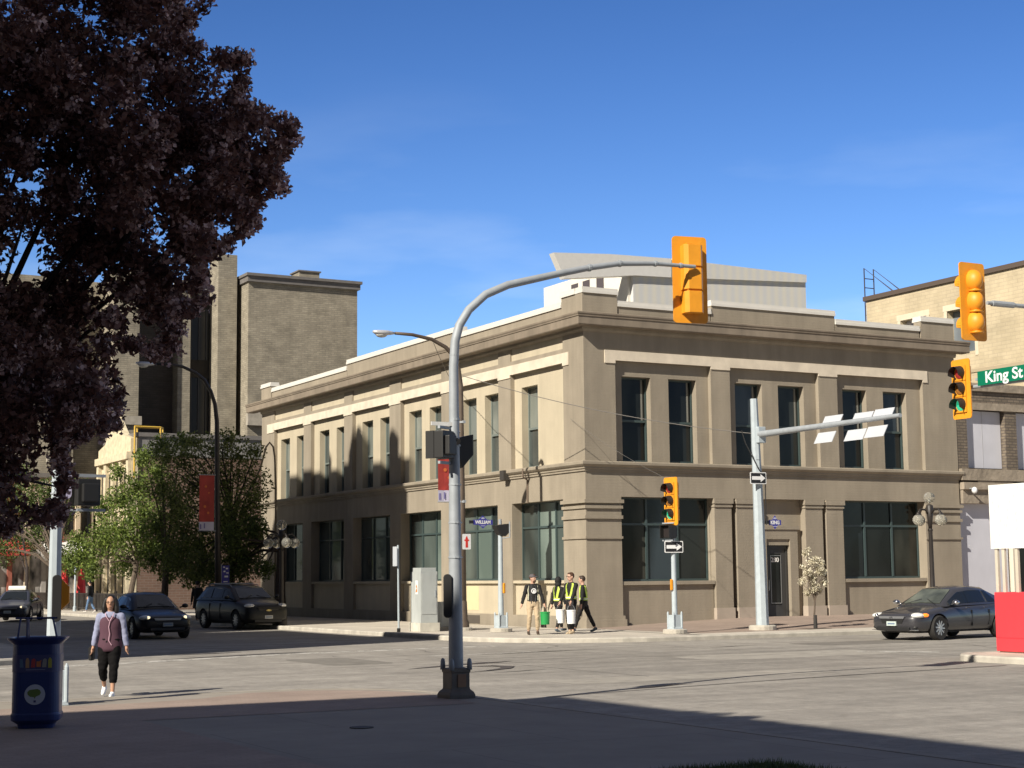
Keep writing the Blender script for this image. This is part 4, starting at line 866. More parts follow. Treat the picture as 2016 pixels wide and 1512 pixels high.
def banner(label, loc, w_, h_, wh):
    t = thing('banner', label, 'banner', loc, 0, 'red banners hung on the street lamps')
    q = MB(); q.loft([[(-w_/2,.0,z),(-w_/6,.012*math.sin(z*3),z),(w_/6,-.012*math.sin(z*4),z),(w_/2,.0,z)] for z in [wh-h_+(h_-wh)*0+i*(h_-wh)/10 for i in range(11)]], cap=False, closed=False)
    q.v = [(v_[0],v_[1],v_[2]) for v_ in q.v]; q.build('red_cloth', mat('banner_red', (.38,.045,.035), .7, var=.35, scale=2.2), t)
    q = MB(); q.loft([[(-w_/2,0,z),(-w_/6,.01,z),(w_/6,-.01,z),(w_/2,0,z)] for z in (-h_+.0,-h_+wh/2,-h_+wh)], cap=False, closed=False); q.build('pale_foot', mat('banner_pale', (.55,.53,.66), .7), t)
    q = MB(); q.box(-w_/2+.03,-w_/2+.1,-.004,-.002,-h_+.05,-h_+wh-.1); q.box(-w_/2+.2,-w_/2+.25,-.016,-.014,-h_+.08,-h_+wh-.06); q.build('lettering', mat('banner_ink', (.2,.18,.4), .7), t)
    q = MB(); q.tube([(-w_/2-.03,0,.02),(w_/2+.2,0,.02)], .016, 6); q.tube([(-w_/2-.03,0,-h_-.02),(w_/2+.2,0,-h_-.02)], .016, 6); q.build('banner_rods', M_galv, t)
    for dx, dz, r_ in ((-.05,-.45,.05),(.08,-.7,.035),(-.08,-1.25,.06),(.06,-1.5,.05)):
        q = MB(); q.lathe([(0,-.016),(r_,-.016),(r_,-.013),(0,-.013)], (dx,0,dz), 10, 'y'); q.v = [(a,b,c) for a,b,c in q.v]; q.build('orange_dot', mat('banner_orange', (.62,.16,.04), .7), t)
    return t
banner('red banner with a pale foot on the brown lamp beside the curved mast', (23.75,47.66,6.55), .66, 2.27, .36)
banner('red banner with a pale foot on the black lamp among the trees', (20.93,63.6,6.0), .62, 2.2, .34)
# fire hydrant pointer sign
t = thing('hydrant_sign', 'small white sign with a red hydrant symbol on the brown lamp post', 'sign', (24.38,47.54,2.98))
q = MB(); q.prism(rrect(.30,.50,.03), -.006, .006, 'xz'); q.build('plate', M_signwht, t)
q = MB(); q.prism([(-.045,-.19),(.045,-.19),(.045,-.15),(.04,.02),(.085,.02),(.085,.07),(.045,.07),(.045,.11),(.0,.19),(-.045,.11),(-.045,.07),(-.085,.07),(-.085,.02),(-.04,.02),(-.045,-.15)], -.010, -.006, 'xz'); q.build('hydrant_symbol', mat('sign_red', (.62,.04,.03), .5), t)
# side-on parking sign by the cabinet
t = thing('parking_sign', 'parking sign seen edge on, on a thin post left of the cabinet', 'sign', (22.14,47.94,.13))
q = MB(); q.tube([(0,0,0),(-.02,0,2.75)], [.035,.03], 8); q.build('post', M_galvp, t)
q = MB(); q.lathe([(.06,0),(.06,.12)], n=8); q.build('foot', M_blk, t)
q = MB(); q.box(-.14,-.12,-.16,.14,2.08,2.70); q.build('plate', M_signback, t)
# utility cabinets
M_cab = mat('cabinet_grey', (.47,.50,.49), .6, var=.08, scale=2, stain=.18, sscale=2.5)
t = thing('utility_cabinet', 'tall grey utility cabinet with a stepped top and small white sticker', 'utility cabinet', (22.68,47.45,.13))
q = MB(); q.box(-.04,.66,-.04,.80,0,.28); q.build('plinth', mat('cab_base', (.55,.53,.46), .85, var=.2, scale=4), t, bevel=.01)
q = MB(); q.box(0,.60,0,.74,.28,1.90); q.build('body', M_cab, t, bevel=.01)
q = MB(); q.box(.03,.57,.04,.70,1.90,2.02); q.build('top', M_cab, t, bevel=.01)
q = MB(); q.box(.04,.56,-.012,0,.55,1.82); dd = q.build('door', M_cab, t, bevel=.004); q = MB(); q.box(.50,.53,-.035,-.012,1.1,1.3); q.build('door_handle', M_galv, dd)
q = MB(); q.box(-.004,0,.20,.38,1.18,1.62); q.build('sticker', M_signwht, t); q = MB(); q.prism([(.23,1.26),(.35,1.24),(.33,1.33),(.27,1.36),(.34,1.42),(.29,1.50),(.25,1.42)], -.008, -.004, 'yz'); q.build('sticker_mark', mat('sticker_orange', (.7,.25,.08), .6), t)
t = thing('low_cabinet', 'low grey utility cabinet in front of the brown lamp post', 'utility cabinet', (23.7,48.1,.13))
q = MB(); q.box(0,.5,0,.5,.12,.92); q.build('body', M_cab, t, bevel=.012); q = MB(); q.box(-.03,.53,-.03,.53,0,.12); q.build('plinth', M_kerb, t); q = MB(); q.box(.04,.46,-.01,0,.2,.86); q.build('door', M_cab, t, bevel=.004)
# globe lamps
def globe_lamp(label, loc, s=1.0):
    t = thing('globe_lamp', label, 'street lamp', loc, 0, 'old fashioned globe lamps')
    q = MB(); q.lathe([(.22,0),(.22,.3),(.16,.42),(.11,.6),(.085,.9),(.07,3.0*s),(.09,3.05*s),(.06,3.1*s)], n=12); q.build('post', M_blackp, t, smooth=True, angle=45)
    q = MB(); q.lathe([(.06,3.1*s),(.10,3.5*s),(.12,3.85*s),(.05,3.9*s)], n=10); q.build('finial', M_blackp, t, smooth=True)
    mg = mat('globe_glass', (.75,.74,.68), .08, spec=.6)
    mg.node_tree.nodes['Principled BSDF'].inputs['Transmission Weight'].default_value = .82; mg.node_tree.nodes['Principled BSDF'].inputs['IOR'].default_value = 1.12
    for dx, dy, dz in ((0,0,4.12*s),(-.52,0,3.38*s),(.52,0,3.38*s),(0,-.5,3.38*s),(0,.5,3.38*s)):
        q = MB(); q.sph((dx,dy,dz), .19, 20, 12); gl = q.build('globe', mg, t, smooth=True)
        if dx or dy:
            q = MB(); q.tube([(dx*.1,dy*.1,3.55*s),(dx*.4,dy*.4,3.72*s),(dx*.8,dy*.8,3.74*s),(dx,dy,3.62*s),(dx,dy,3.55*s)], .028, 8); q.tube([(dx,dy,3.63*s),(dx,dy,3.52*s)], [.05,.09], 10); q.build('arm', M_blackp, t, smooth=True)
        q = MB(); q.tube([(dx,dy,dz+.16*(1 if dz < 4*s else -1)),(dx,dy,dz+.03*(1 if dz < 4*s else -1))], .03, 8); q.build('bulb', mat('bulb_white', (.8,.8,.75), .3), gl)
    return t
globe_lamp('black lamp with five clear globes in front of the right ground floor window', (39.15,42.0,.15), 1.02)
globe_lamp('black globe lamp standing in the shade at the far end of the bank', (22.0,58.0,.13), .90)
# blue litter bin
bx = (4.55,20.07,.13)
t = thing('litter_bin', 'dark blue litter bin with a band of small pictures and a round sticker', 'litter bin', bx, R(-19))
M_bin = mat('bin_blue', (.013,.030,.14), .4, var=.08, scale=5, coat=.2)
q = MB()
def octo(s, z, c=.42): return [(x, y, z) for x, y in rrect(2*s, 2*s, s*.42, 6)]
q.loft([octo(.20,0,.7),octo(.21,.05,.7),octo(.28,.10,.75),octo(.285,.17,.75),octo(.272,.18,.75),octo(.272,.98,.75),octo(.28,1.0,.75)]); q.build('body', M_bin, t, bevel=.008)
q = MB(); q.loft([octo(.27,.98,.75),octo(.335,1.04,.75),octo(.34,1.06,.75),octo(.30,1.055,.75),octo(.24,1.0,.75)]); q.build('rim', M_bin, t)
q = MB(); q.tube([(-.23,-.1,1.05),(-.20,-.1,1.28),(-.26,-.1,1.285),(.22,-.1,1.285),(.17,-.1,1.285),(.22,-.1,1.05)], .013, 6); q.tube([(-.13,.12,1.05),(-.13,.12,1.28),(.15,.12,1.28)], .016, 6); q.tube([(-.12,-.1,1.05),(-.12,-.1,1.285)], .018, 6); q.build('lid_frame', M_bin, t)
q = MB(); q.loft([octo(.2725,.66),octo(.2765,.662),octo(.2765,.858),octo(.2725,.86)]); bl = q.build('picture_band', mat('band_blue', (.055,.06,.16), .4), t)
for i, (cl, shp) in enumerate((((.10,.16,.24),0),((.42,.24,.12),1),((.42,.05,.05),2),((.55,.17,.05),3),((.30,.28,.25),2),((.42,.38,.06),1))):
    x = -.155+.064*i; q = MB(); w_ = .021
    pl = [[(-w_,-.05),(w_,-.05),(w_*.4,.045),(-w_*1.2,.05)],[(-w_,-.055),(w_,-.055),(w_,.03),(w_*.4,.06),(-w_*.4,.06),(-w_,.03)],[(-w_*1.2,-.05),(w_*1.1,-.05),(w_*1.3,.04),(w_*.3,.055),(-w_*.8,.04)],[(-w_*1.2,-.045),(w_*1.2,-.045),(w_*1.2,.01),(w_*1.5,.035),(0,.02),(-w_*1.2,.02)]][shp]
    q.prism([(x+a,.765+b) for a,b in pl], -.281, -.2775, 'xz'); q.build('picture', mat('pic%d' % i, cl, .5), bl)
q = MB(); q.box(-.11,.11,-.2795,-.2755,.685,.692); q.build('caption_line', mat('caption_pale', (.25,.25,.35), .5), bl)
q = MB(); q.lathe([(0,-.278),(.118,-.278),(.118,-.262),(0,-.272)], (.0,0,.40), 28, 'y'); q.v = [(a,b,c) for a,b,c in q.v]; st = q.build('round_sticker', mat('sticker_white', (.50,.52,.58), .5), t)
q = MB(); q.prism([(a_-.03,b_) for a_, b_ in [(-.05,.40),(-.055,.43),(-.03,.455),(.01,.46),(.06,.465),(.09,.45),(.10,.42),(.085,.395),(.04,.375),(.03,.35),(.02,.372),(-.02,.375)]], -.282, -.278, 'xz'); q.build('green_tree_mark', mat('sticker_green', (.13,.19,.04), .5), st)
q = MB(); q.prism([(-.012,.31),(.014,.31),(.014,.335),(-.012,.335)], -.282, -.278, 'xz'); q.build('small_figure_mark', mat('band_blue', (.055,.06,.16)), st)
# red block, white notice panel and its posts on the right corner
t = thing('red_barrier', 'bright red box barrier on the right corner kerb', 'barrier', (26.18, 25.0, .135))
q = MB(); q.cbox(0,.8,-.5,1.22,.02,1.27,.012); bd = q.build('body', mat('barrier_red', (.70,.045,.06), .6, var=.05, scale=2, stain=.12, sscale=1.5), t); q = MB(); q.box(.05,.75,-.4,1.15,0,.02); q.build('foot', M_conc, t)
q = MB(); q.box(-.004,.0,-.495,1.215,.30,.315); q.build('seam', mat('barrier_seam', (.50,.03,.045), .6), bd)
yb = PX(1948,1016,26.32).y
t = thing('notice_panel', 'white notice panel with faint writing above the red barrier', 'notice', (26.32, yb-1.5, .135))
q = MB(); q.box(0,.02,-.4,1.5,2.20,3.58); pn = q.build('panel', mat('notice_white', (.80,.80,.77), .55, var=.03, scale=3), t)
q = MB()
for i in range(30):
    y = random.uniform(.0,1.42); z = random.uniform(2.28,3.5); q.at((0,y,z), 0, random.uniform(-.5,.5)); q.box(-.002,0,-.014,.014,-.035,.035)
tag(q.build('faint_writing', mat('faint_ink', (.62,.62,.61), .6), pn), kind='stuff')
for y in (1.38,1.18,.80,.42,-.2): q = MB(); q.box(.025,.085,y-.04,y+.04,0,2.6); q.build('post', mat('post_cream', (.55,.51,.42), .7, var=.1), t)
# overhead wires
def wire(label, a, b, sag, r=.012):
    a, b = Vector(a), Vector(b); q = MB(); q.tube([tuple(a.lerp(b,i/14)+Vector((0,0,-sag*4*(i/14)*(1-i/14)))-a) for i in range(15)], r, 5); o = q.build('overhead_wire', mat('wire_grey', (.16,.15,.14), .6)); o.location = a; tag(o, label, 'wire')
wire('thin wire strung from the brown lamp to the sign mast', (24.3,47.6,8.4), (30.9,40.7,6.15), .25)
wire('thin wire running from the long wall to the brown lamp', (28.1,55.5,9.0), (23.3,47.7,9.45), .15, .01)
wire('thin loose wire sagging in front of the corner windows of the bank', (28.15,47.2,7.1), (27.62,40.5,4.62), .12, .005)
t = thing('bent_pipe', 'thin bent metal loop standing in front of the far end of the long wall', 'pipe', (24.6,70.0,.13))
q = MB(); b0 = Vector((24.6,70,.13)); pp = [PY(x,y,70)-b0 for x,y in ((543,960),(541,900),(538,880),(531,871),(524,880),(518,902),(512,925),(505,938))]
q.tube([(pp[0].x,pp[0].y,0)]+[tuple(v_) for v_ in pp], .045, 8); q.build('pipe', mat('pipe_tan', (.26,.21,.15), .5), t, smooth=True)
t = thing('security_light', 'small white camera dome under the stone ledge of the brick building', 'camera', (45.15,WY-.45,4.98))
q = MB(); q.box(-.03,.03,0,.4,-.02,.02); q.build('arm', M_galv, t); q = MB(); q.sph((0,0,-.08), (.11,.11,.13), 12, 8); q.build('dome', M_signwht, t, smooth=True)
#@@PART4
# ------------------------------------------------------------------ trees
def leaves(name, cents, rads, n, size, m, parent, base, flat=.0, seed=1, aspect=.5, shell=.45):
    """many small folded leaf faces scattered through overlapping clumps"""
    g = np.random.default_rng(seed); cents = np.array(cents, float); rads = np.array(rads, float)
    wts = (rads**2 if rads.ndim == 1 else rads.prod(1)**(2/3)); k = g.choice(len(cents), n, p=wts/wts.sum())
    d = g.normal(size=(n,3)); d /= np.linalg.norm(d, axis=1)[:,None]; rr = g.random(n)**shell
    rk = rads[k][:,None] if rads.ndim == 1 else rads[k]
    c = cents[k] + d*rr[:,None]*rk - np.array(base)
    a = g.normal(size=(n,3)); a[:,2] -= flat; a /= np.linalg.norm(a, axis=1)[:,None]
    b = np.cross(a, g.normal(size=(n,3))); b /= np.linalg.norm(b, axis=1)[:,None]; nn = np.cross(a, b)
    s = (size*g.uniform(.6,1.3,n))[:,None]
    v = np.empty((n,4,3)); v[:,0] = c-a*s*.5; v[:,1] = c+b*s*aspect*.5+nn*s*.1; v[:,2] = c+a*s*.5; v[:,3] = c-b*s*aspect*.5+nn*s*.1
    me = bpy.data.meshes.new(name); me.vertices.add(n*4); me.vertices.foreach_set('co', v.ravel()); me.loops.add(n*4)
    me.loops.foreach_set('vertex_index', np.arange(n*4)); me.polygons.add(n); me.polygons.foreach_set('loop_start', np.arange(n)*4); me.update(calc_edges=True); me.validate()
    me.materials.append(m); o = bpy.data.objects.new(name, me); S.collection.objects.link(o); o.parent = parent; return o
def inpoly(x, y, P):
    r = False; j = len(P)-1
    for i in range(len(P)):
        if (P[i][1] > y) != (P[j][1] > y) and x < (P[j][0]-P[i][0])*(y-P[i][1])/(P[j][1]-P[i][1])+P[i][0]: r = not r
        j = i
    return r
def limbs(mb, base, tips, r0, hub, seed=0):
    g = random.Random(seed); b = Vector(base); h = Vector(hub)
    mb.tube([b, b.lerp(h,.3)+Vector((g.uniform(-.05,.05),g.uniform(-.05,.05),0)), b.lerp(h,.7), h], [r0*1.25, r0, r0*.85, r0*.75], 9)
    for t in tips:
        t = Vector(t); s = b.lerp(h, g.uniform(.75,1.0)); m1 = s.lerp(t,.35)+Vector((g.uniform(-.1,.1),g.uniform(-.1,.1),.12*(t-s).length)); m2 = s.lerp(t,.7)+Vector((g.uniform(-.1,.1),g.uniform(-.1,.1),.08*(t-s).length))
        mb.tube([s,m1,m2,t], [r0*.42, r0*.28, r0*.16, r0*.06], 6)
M_bark = mat('bark_grey_brown', (.11,.085,.065), .95, var=.35, scale=9, bump=.8, bscale=14)
M_barkd = mat('bark_dark', (.045,.035,.032), .95, var=.3, scale=9, bump=.8, bscale=14)
# the dark blossom tree at the near left
P = [(395,-30),(372,40),(355,70),(430,92),(497,112),(492,160),(468,185),(524,216),(500,235),(470,240),(545,232),(588,250),(574,300),(552,318),(562,368),(512,388),(512,440),(484,470),(440,498),(404,520),(400,560),(412,598),(366,628),(352,690),(326,712),(290,700),(246,690),(238,640),(205,650),(215,720),(232,800),(238,842),(196,852),(150,880),(112,905),(128,960),(128,1010),(104,1032),(60,1036),(0,1062),(-120,1080),(-520,1000),(-700,400),(-520,-120),(-100,-130),(250,-120),(400,-110)]
tb = AT(-150, 1500, 13.4); tb = (tb.x, tb.y, .13)
t = thing('blossom_tree', 'dark purple leaved blossom tree filling the upper left, in full shade', 'tree', tb)
cents = []; rads = []; g = random.Random(5); tries = 0
for x, y, rp_ in ((470,110,17),(488,122,13),(452,126,20),(430,104,15),(505,216,14),(521,222,9),(478,214,16),(576,246,14),(560,264,18),(545,286,22),(580,268,9),(520,302,24),(548,352,16),(530,346,20),(556,370,10),(505,397,20),(496,432,16),(470,457,16),(402,14,18),(380,40,16),(418,2,12),(362,28,18),(498,330,24),(470,280,24),(450,330,28),(400,545,16),(408,585,14),(380,610,18),(345,680,14),(300,695,16),(228,800,16),(232,838,12),(205,845,16),(125,970,14),(122,1015,14),(100,1025,16)):
    c = AT(x, y, 13.2+g.uniform(-.5,.5)); cents.append(tuple(c)); rads.append(rp_*13.2/CF)
while len(cents) < 600 and tries < 40000:
    tries += 1; x = g.uniform(-650,600); y = g.uniform(-110,1080)
    if not inpoly(x, y, P): continue
    D = 13.2+max(-1.5,min(1.5,g.gauss(0,.75))); rp_ = g.uniform(34,66)
    if not all(inpoly(x+rp_*.72*math.cos(a), y+rp_*.72*math.sin(a), P) for a in (0,1.05,2.1,3.14,4.2,5.2)): continue
    c = AT(x, y, D); cents.append(tuple(c)); rads.append(rp_*D/CF)
n0 = len(cents)
for i in range(43):                                                 # sprays that make the uneven rim
    a, b = P[i % len(P)], P[(i+1) % len(P)]
    if a[0] < -100: continue
    for k in range(3):
        f = g.random(); x = a[0]+(b[0]-a[0])*f; y = a[1]+(b[1]-a[1])*f; D = 13.2+g.uniform(-.8,.8); rp_ = g.uniform(14,26); cx_, cy_ = 120, 380
        dl = math.hypot(cx_-x, cy_-y); x += (cx_-x)/dl*rp_*.9; y += (cy_-y)/dl*rp_*.9; cents.append(tuple(AT(x,y,D))); rads.append(rp_*D/CF)
M_lf = leafmat('purple_leaf', (.14,.064,.052), (.23,.115,.09), .3); M_bl = leafmat('mauve_blossom', (.44,.24,.21), (.74,.54,.49), .3)
leaves('crown', cents, rads, 165000, .070, M_lf, t, tb, seed=3, shell=.5)
bc = []; br = []
for c, r_ in zip(cents, rads):
    for k in range(6 if r_ > .14 else 2):
        d = Vector((g.gauss(0,1),g.gauss(0,1),g.gauss(0,1))).normalized()*r_*g.uniform(.55,1.0); bc.append(tuple(Vector(c)+d)); br.append(g.uniform(.045,.085))
leaves('blossoms', bc, br, 80000, .040, M_bl, t, tb, seed=4, aspect=.8, shell=.6)
q = MB(); hub = AT(-120, 900, 13.4); tips = [tuple(AT(x,y,13.3+g.uniform(-1,1))) for x,y in ((420,420),(300,560),(330,250),(180,640),(60,760),(100,880),(480,300),(100,120),(-250,300),(-350,700),(250,80),(20,520),(200,470),(390,130),(120,960),(60,400))]
limbs(q, tb, tips, .10, hub, 2); q.build('trunk', M_barkd, t, base=tb).location = (0,0,0)
# street trees in front of the cream-fronted building
def street_tree(label, base, hub_h, clumps, nleaf, size, m, bark, r0, seed, name='street_tree', lean=(0,0), branchy=0):
    t = thing(name, label, 'tree', base, 0, 'leafy trees along the side street'); q = MB(); b = Vector(base)
    hub = b+Vector((lean[0],lean[1],hub_h)); g = random.Random(seed)
    tips = [c for c, r_ in clumps]+[tuple(Vector(c)+Vector((g.gauss(0,1),g.gauss(0,1),g.gauss(0,1)))*r_*.8) for c, r_ in clumps for _ in range(branchy)]
    limbs(q, base, tips, r0, hub, seed); q.build('trunk', bark, t, base=base).location = (0,0,0)
    leaves('crown', [c for c,_ in clumps], [r_ for _,r_ in clumps], nleaf, size, m, t, base, seed=seed, shell=.6); return t
def pxclumps(lst, D, seed, spread=1.0):
    g = random.Random(seed); out = []
    for x, y, r_ in lst:
        d = D+g.uniform(-spread,spread); out.append((tuple(AT(x,y,d)), r_*d/CF))
    return out
M_green = leafmat('spring_green', (.095,.15,.03), (.20,.26,.055), .38); M_olive = leafmat('olive_leaf', (.085,.115,.028), (.17,.20,.055), .35); M_deep = leafmat('deep_green', (.05,.085,.018), (.11,.15,.035), .3)
b = (22.9,82.0,.13)
street_tree('bright green tree with a pale leaning trunk in front of the cream shopfront', b, 3.0, pxclumps([(238,985,34),(268,960,36),(205,1060,42),(160,1090,36),(140,1110,26),(245,1050,46),(285,1010,42),(205,1000,28),(295,1075,36),(180,1120,26),(250,1110,34),(232,930,20),(150,1060,20),(310,930,26)], 83, 3, 1.6), 12500, .17, M_green, M_bark, .15, 11, lean=(.55,0))
b = (24.4,70.5,.13)
street_tree('tall dense olive tree with tangled dark branches against the end of the bank', b, 4.2, pxclumps([(360,905,46),(420,890,44),(470,900,44),(500,950,42),(440,950,52),(380,960,52),(340,985,40),(480,1010,48),(420,1030,54),(360,1050,46),(505,1070,34),(455,1090,44),(400,1105,36),(330,900,30),(450,865,26),(505,890,22),(380,870,24),(500,985,34),(400,1120,44),(470,1130,40),(350,1110,40),(440,1010,50)], 72, 5, 1.8), 14000, .16, M_olive, M_barkd, .15, 12, branchy=1)
b = (25.2,66.5,.13)
street_tree('dark street tree with a thick trunk beside the black street lamp', b, 3.6, pxclumps([(480,1100,36),(440,1125,30),(500,1040,30),(460,1060,34),(520,1120,24)], 70, 6, 1), 5500, .14, M_deep, M_barkd, .22, 13, branchy=1)
b = (22.6,74.5,.13)
street_tree('green tree with fresh low foliage between the black lamp and the cars', b, 2.7, pxclumps([(350,1085,44),(395,1080,44),(330,1120,30),(380,1130,34),(310,1040,36),(350,1010,40),(410,1130,26),(300,1100,30),(320,960,34),(285,900,26),(320,880,30),(360,870,24)], 76, 7, 1.4), 12000, .15, M_green, M_bark, .17, 14)
b = (23.2,98.0,.13)
street_tree('olive green tree behind the grey signal post on the left', b, 2.8, pxclumps([(60,985,50),(20,1010,46),(95,1040,40),(50,1060,44),(0,1080,40),(100,970,34),(130,1000,30),(150,960,28),(30,940,40),(-30,1000,50),(110,1090,26)], 100, 8, 2), 11000, .18, M_deep, M_bark, .16, 15, branchy=1)
b = (24.2,104.0,.13)
street_tree('pale blossom tree showing between the signal post and the dark blossom tree', b, 2.6, pxclumps([(90,975,26),(75,1000,22),(120,955,20)], 104, 9, 1), 1500, .15, leafmat('pale_blossom', (.55,.40,.33), (.72,.60,.52), .3), M_bark, .12, 16)
b = (21.9,100.0,.13)
street_tree('thin dark tree with copper leaves behind the taxi', b, 2.6, pxclumps([(20,970,26),(0,1000,30),(40,1010,20)], 101, 10, 1), 1600, .16, leafmat('copper_leaf', (.28,.07,.03), (.42,.16,.07), .3), M_barkd, .13, 17)
b = (32.72,40.3,.15)
tw = street_tree('small white blossom tree with a wrapped stem by the bank door', b, 1.05, [((32.72+dx,40.3+dy,.15+z),r_) for dx,dy,z,r_ in ((-.25,.0,1.75,.16),(.0,.1,1.55,.2),(.25,-.05,1.75,.17),(-.38,.1,1.45,.15),(.38,0,1.4,.16),(-.15,-.1,2.05,.18),(.2,.1,2.1,.15),(.0,0,1.25,.2),(-.30,0,2.3,.13),(.33,0,2.0,.12),(-.1,.1,2.4,.10),(.42,.05,1.7,.12),(-.42,0,1.9,.11),(.1,-.1,1.8,.18),(-.2,.1,1.1,.13),(.3,.1,1.15,.12))], 2300, .075, leafmat('white_blossom', (.60,.54,.38), (.78,.74,.60), .3), M_bark, .03, 18, name='blossom_sapling', branchy=1)
tw['group'] = ''; del tw['group']
q = MB(); q.tube([(0,0,0),(0,0,.42)], [.065,.055], 10); q.build('stem_wrap', mat('wrap_black', (.03,.028,.026), .7), tw)
q = MB(); q.box(-.5,.4,-.3,.3,-.01,.012); q.build('tree_grate', mat('grate_brown', (.10,.08,.065), .8), tw)
# low shrub at the kerb beside the tree
# patio fence, folded umbrellas
f0, f1 = Vector((24.0,80.0,.13)), Vector((24.0,112.0,.13))
t = thing('patio_fence', 'low black slatted fence along the patio behind the moving cars', 'fence', tuple(f0))
q = MB()
for z in (.15,.95): q.box(-.03,.03,0,32,z,z+.07)
for i in range(107): q.box(-.015,.015,.3*i,.3*i+.16,.1,1.0)
q.build('slats', M_blackp, t)
for i in range(9): q = MB(); q.box(-.05,.05,4*i-.05,4*i+.05,0,1.15); q.build('post', M_blackp, t)
t0 = None
for i, (x, lab) in enumerate(((57,'closed red patio umbrella nearest the taxi'),(127,'closed red patio umbrella just right of the grey signal post'),(160,'closed red patio umbrella beside the thin pale post'))):
    ratio = ray(x,1150); X = 24.9; Y = X*ratio.y/ratio.x
    if t0 is None:
        t0 = thing('patio_umbrella', lab, 'umbrella', (X,Y,.13), 0, 'closed red patio umbrellas'); q = MB(); q.tube([(0,0,0),(0,0,2.9)], .035, 8); q.build('pole', M_galv, t0)
        q = MB(); q.lathe([(.30,.75),(.27,1.2),(.20,1.9),(.12,2.5),(.03,2.85)], n=9); q.build('canopy', mat('umbrella_red', (.55,.03,.035), .7, var=.2, scale=3), t0)
    else: o = copy_tree(t0); o.location = (X,Y,.13); o['label'] = lab
# blue feather flag behind the van
fp = PY(444,1165,67)
t = thing('feather_flag', 'narrow blue flag sign with white marks standing behind the dark van', 'flag', (fp.x,67,.13)); q = MB(); q.tube([(-.2,0,0),(-.2,0,2.35)], .025, 6); q.build('pole', M_galv, t)
q = MB(); q.box(-.18,.16,-.006,.006,.7,2.3); fl = q.build('cloth', mat('flag_blue', (.05,.05,.34), .6), t)
q = MB()
for i, (a, b_, z, h_) in enumerate(((-.12,-.04,2.2,.05),(.0,.1,2.14,.06),(-.1,-.02,2.02,.06),(.02,.12,1.96,.05),(-.06,.1,1.8,.07),(-.1,.08,1.6,.04),(-.08,.06,1.30,.05),(.02,.1,1.18,.05),(-.1,-.04,1.05,.08))): q.box(a,b_,-.012,-.006,z,z+h_)
tag(q.build('lettering', M_signwht, fl), kind='stuff')
# thin pale post among the umbrellas
pp = PX(147,1200,23.4)
t = thing('thin_post', 'thin pale grey post beside the closed red umbrellas', 'post', (23.4,pp.y,.13)); q = MB(); q.tube([(0,0,0),(0,0,3.4)], .06, 8); q.build('shaft', M_galvp, t); q = MB(); q.lathe([(.10,0),(.10,.25),(.07,.3)], n=8); q.build('foot', M_galvp, t)

# ------------------------------------------------------------------ vehicles
M_tyre = mat('tyre', (.022,.021,.020), .85, var=.15, scale=8); M_rim = mat('rim_alloy', (.55,.55,.56), .3, metal=.8); M_chrome = mat('chrome', (.75,.76,.78), .15, metal=1.0)
M_carglass = mat('car_glass', (.012,.016,.020), .04, spec=.6); M_plate = mat('licence_plate', (.52,.60,.58), .5); M_lamp = mat('headlamp', (.75,.76,.74), .12, spec=.8); M_plast = mat('black_plastic', (.016,.016,.017), .5)
M_lit = mat('headlamp_lit', (.9,.85,.7), .2, emit=(1,.82,.5), es=1.1); M_turn = mat('turn_lamp_lit', (.8,.25,.02), .2, emit=(1,.22,.02), es=.9)
def paint(name, c, g=.22): return mat(name, c, .4, coat=g, spec=.3+g*.3)
KIND = {
 'sedan': dict(body=[(2.34,.40,.60,.52),(2.26,.25,.70,.76),(1.95,.20,.77,.86),(1.4,.19,.86,.90),(1.02,.19,.93,.91),(0,.19,.955,.915),(-1.0,.19,.985,.91),(-1.75,.20,1.03,.88),(-2.15,.25,1.02,.82),(-2.32,.42,.94,.68)],
   cab=[(1.08,.90,.945,.82,.74),(.30,.92,1.385,.82,.60),(-.35,.93,1.455,.82,.585),(-1.0,.94,1.42,.81,.57),(-1.85,1.0,1.05,.76,.62)], wx=(1.40,-1.36), wr=.335, ty=.80, side=[(.82,.0),(-.02,-.80),(-.88,-1.45)]),
 'van': dict(body=[(2.36,.42,.70,.58),(2.28,.26,.86,.82),(2.0,.22,.97,.90),(1.5,.21,1.06,.93),(1.15,.21,1.10,.94),(0,.21,1.12,.945),(-1.2,.21,1.13,.94),(-2.0,.22,1.13,.92),(-2.3,.28,1.12,.86),(-2.40,.45,1.05,.78)],
   cab=[(1.30,1.05,1.10,.86,.80),(.55,1.07,1.54,.86,.70),(-.3,1.08,1.64,.86,.69),(-1.7,1.08,1.62,.85,.67),(-2.3,1.08,1.20,.83,.75)], wx=(1.45,-1.42), wr=.355, ty=.82, side=[(.95,.15),(.10,-.80),(-.90,-1.9)])}
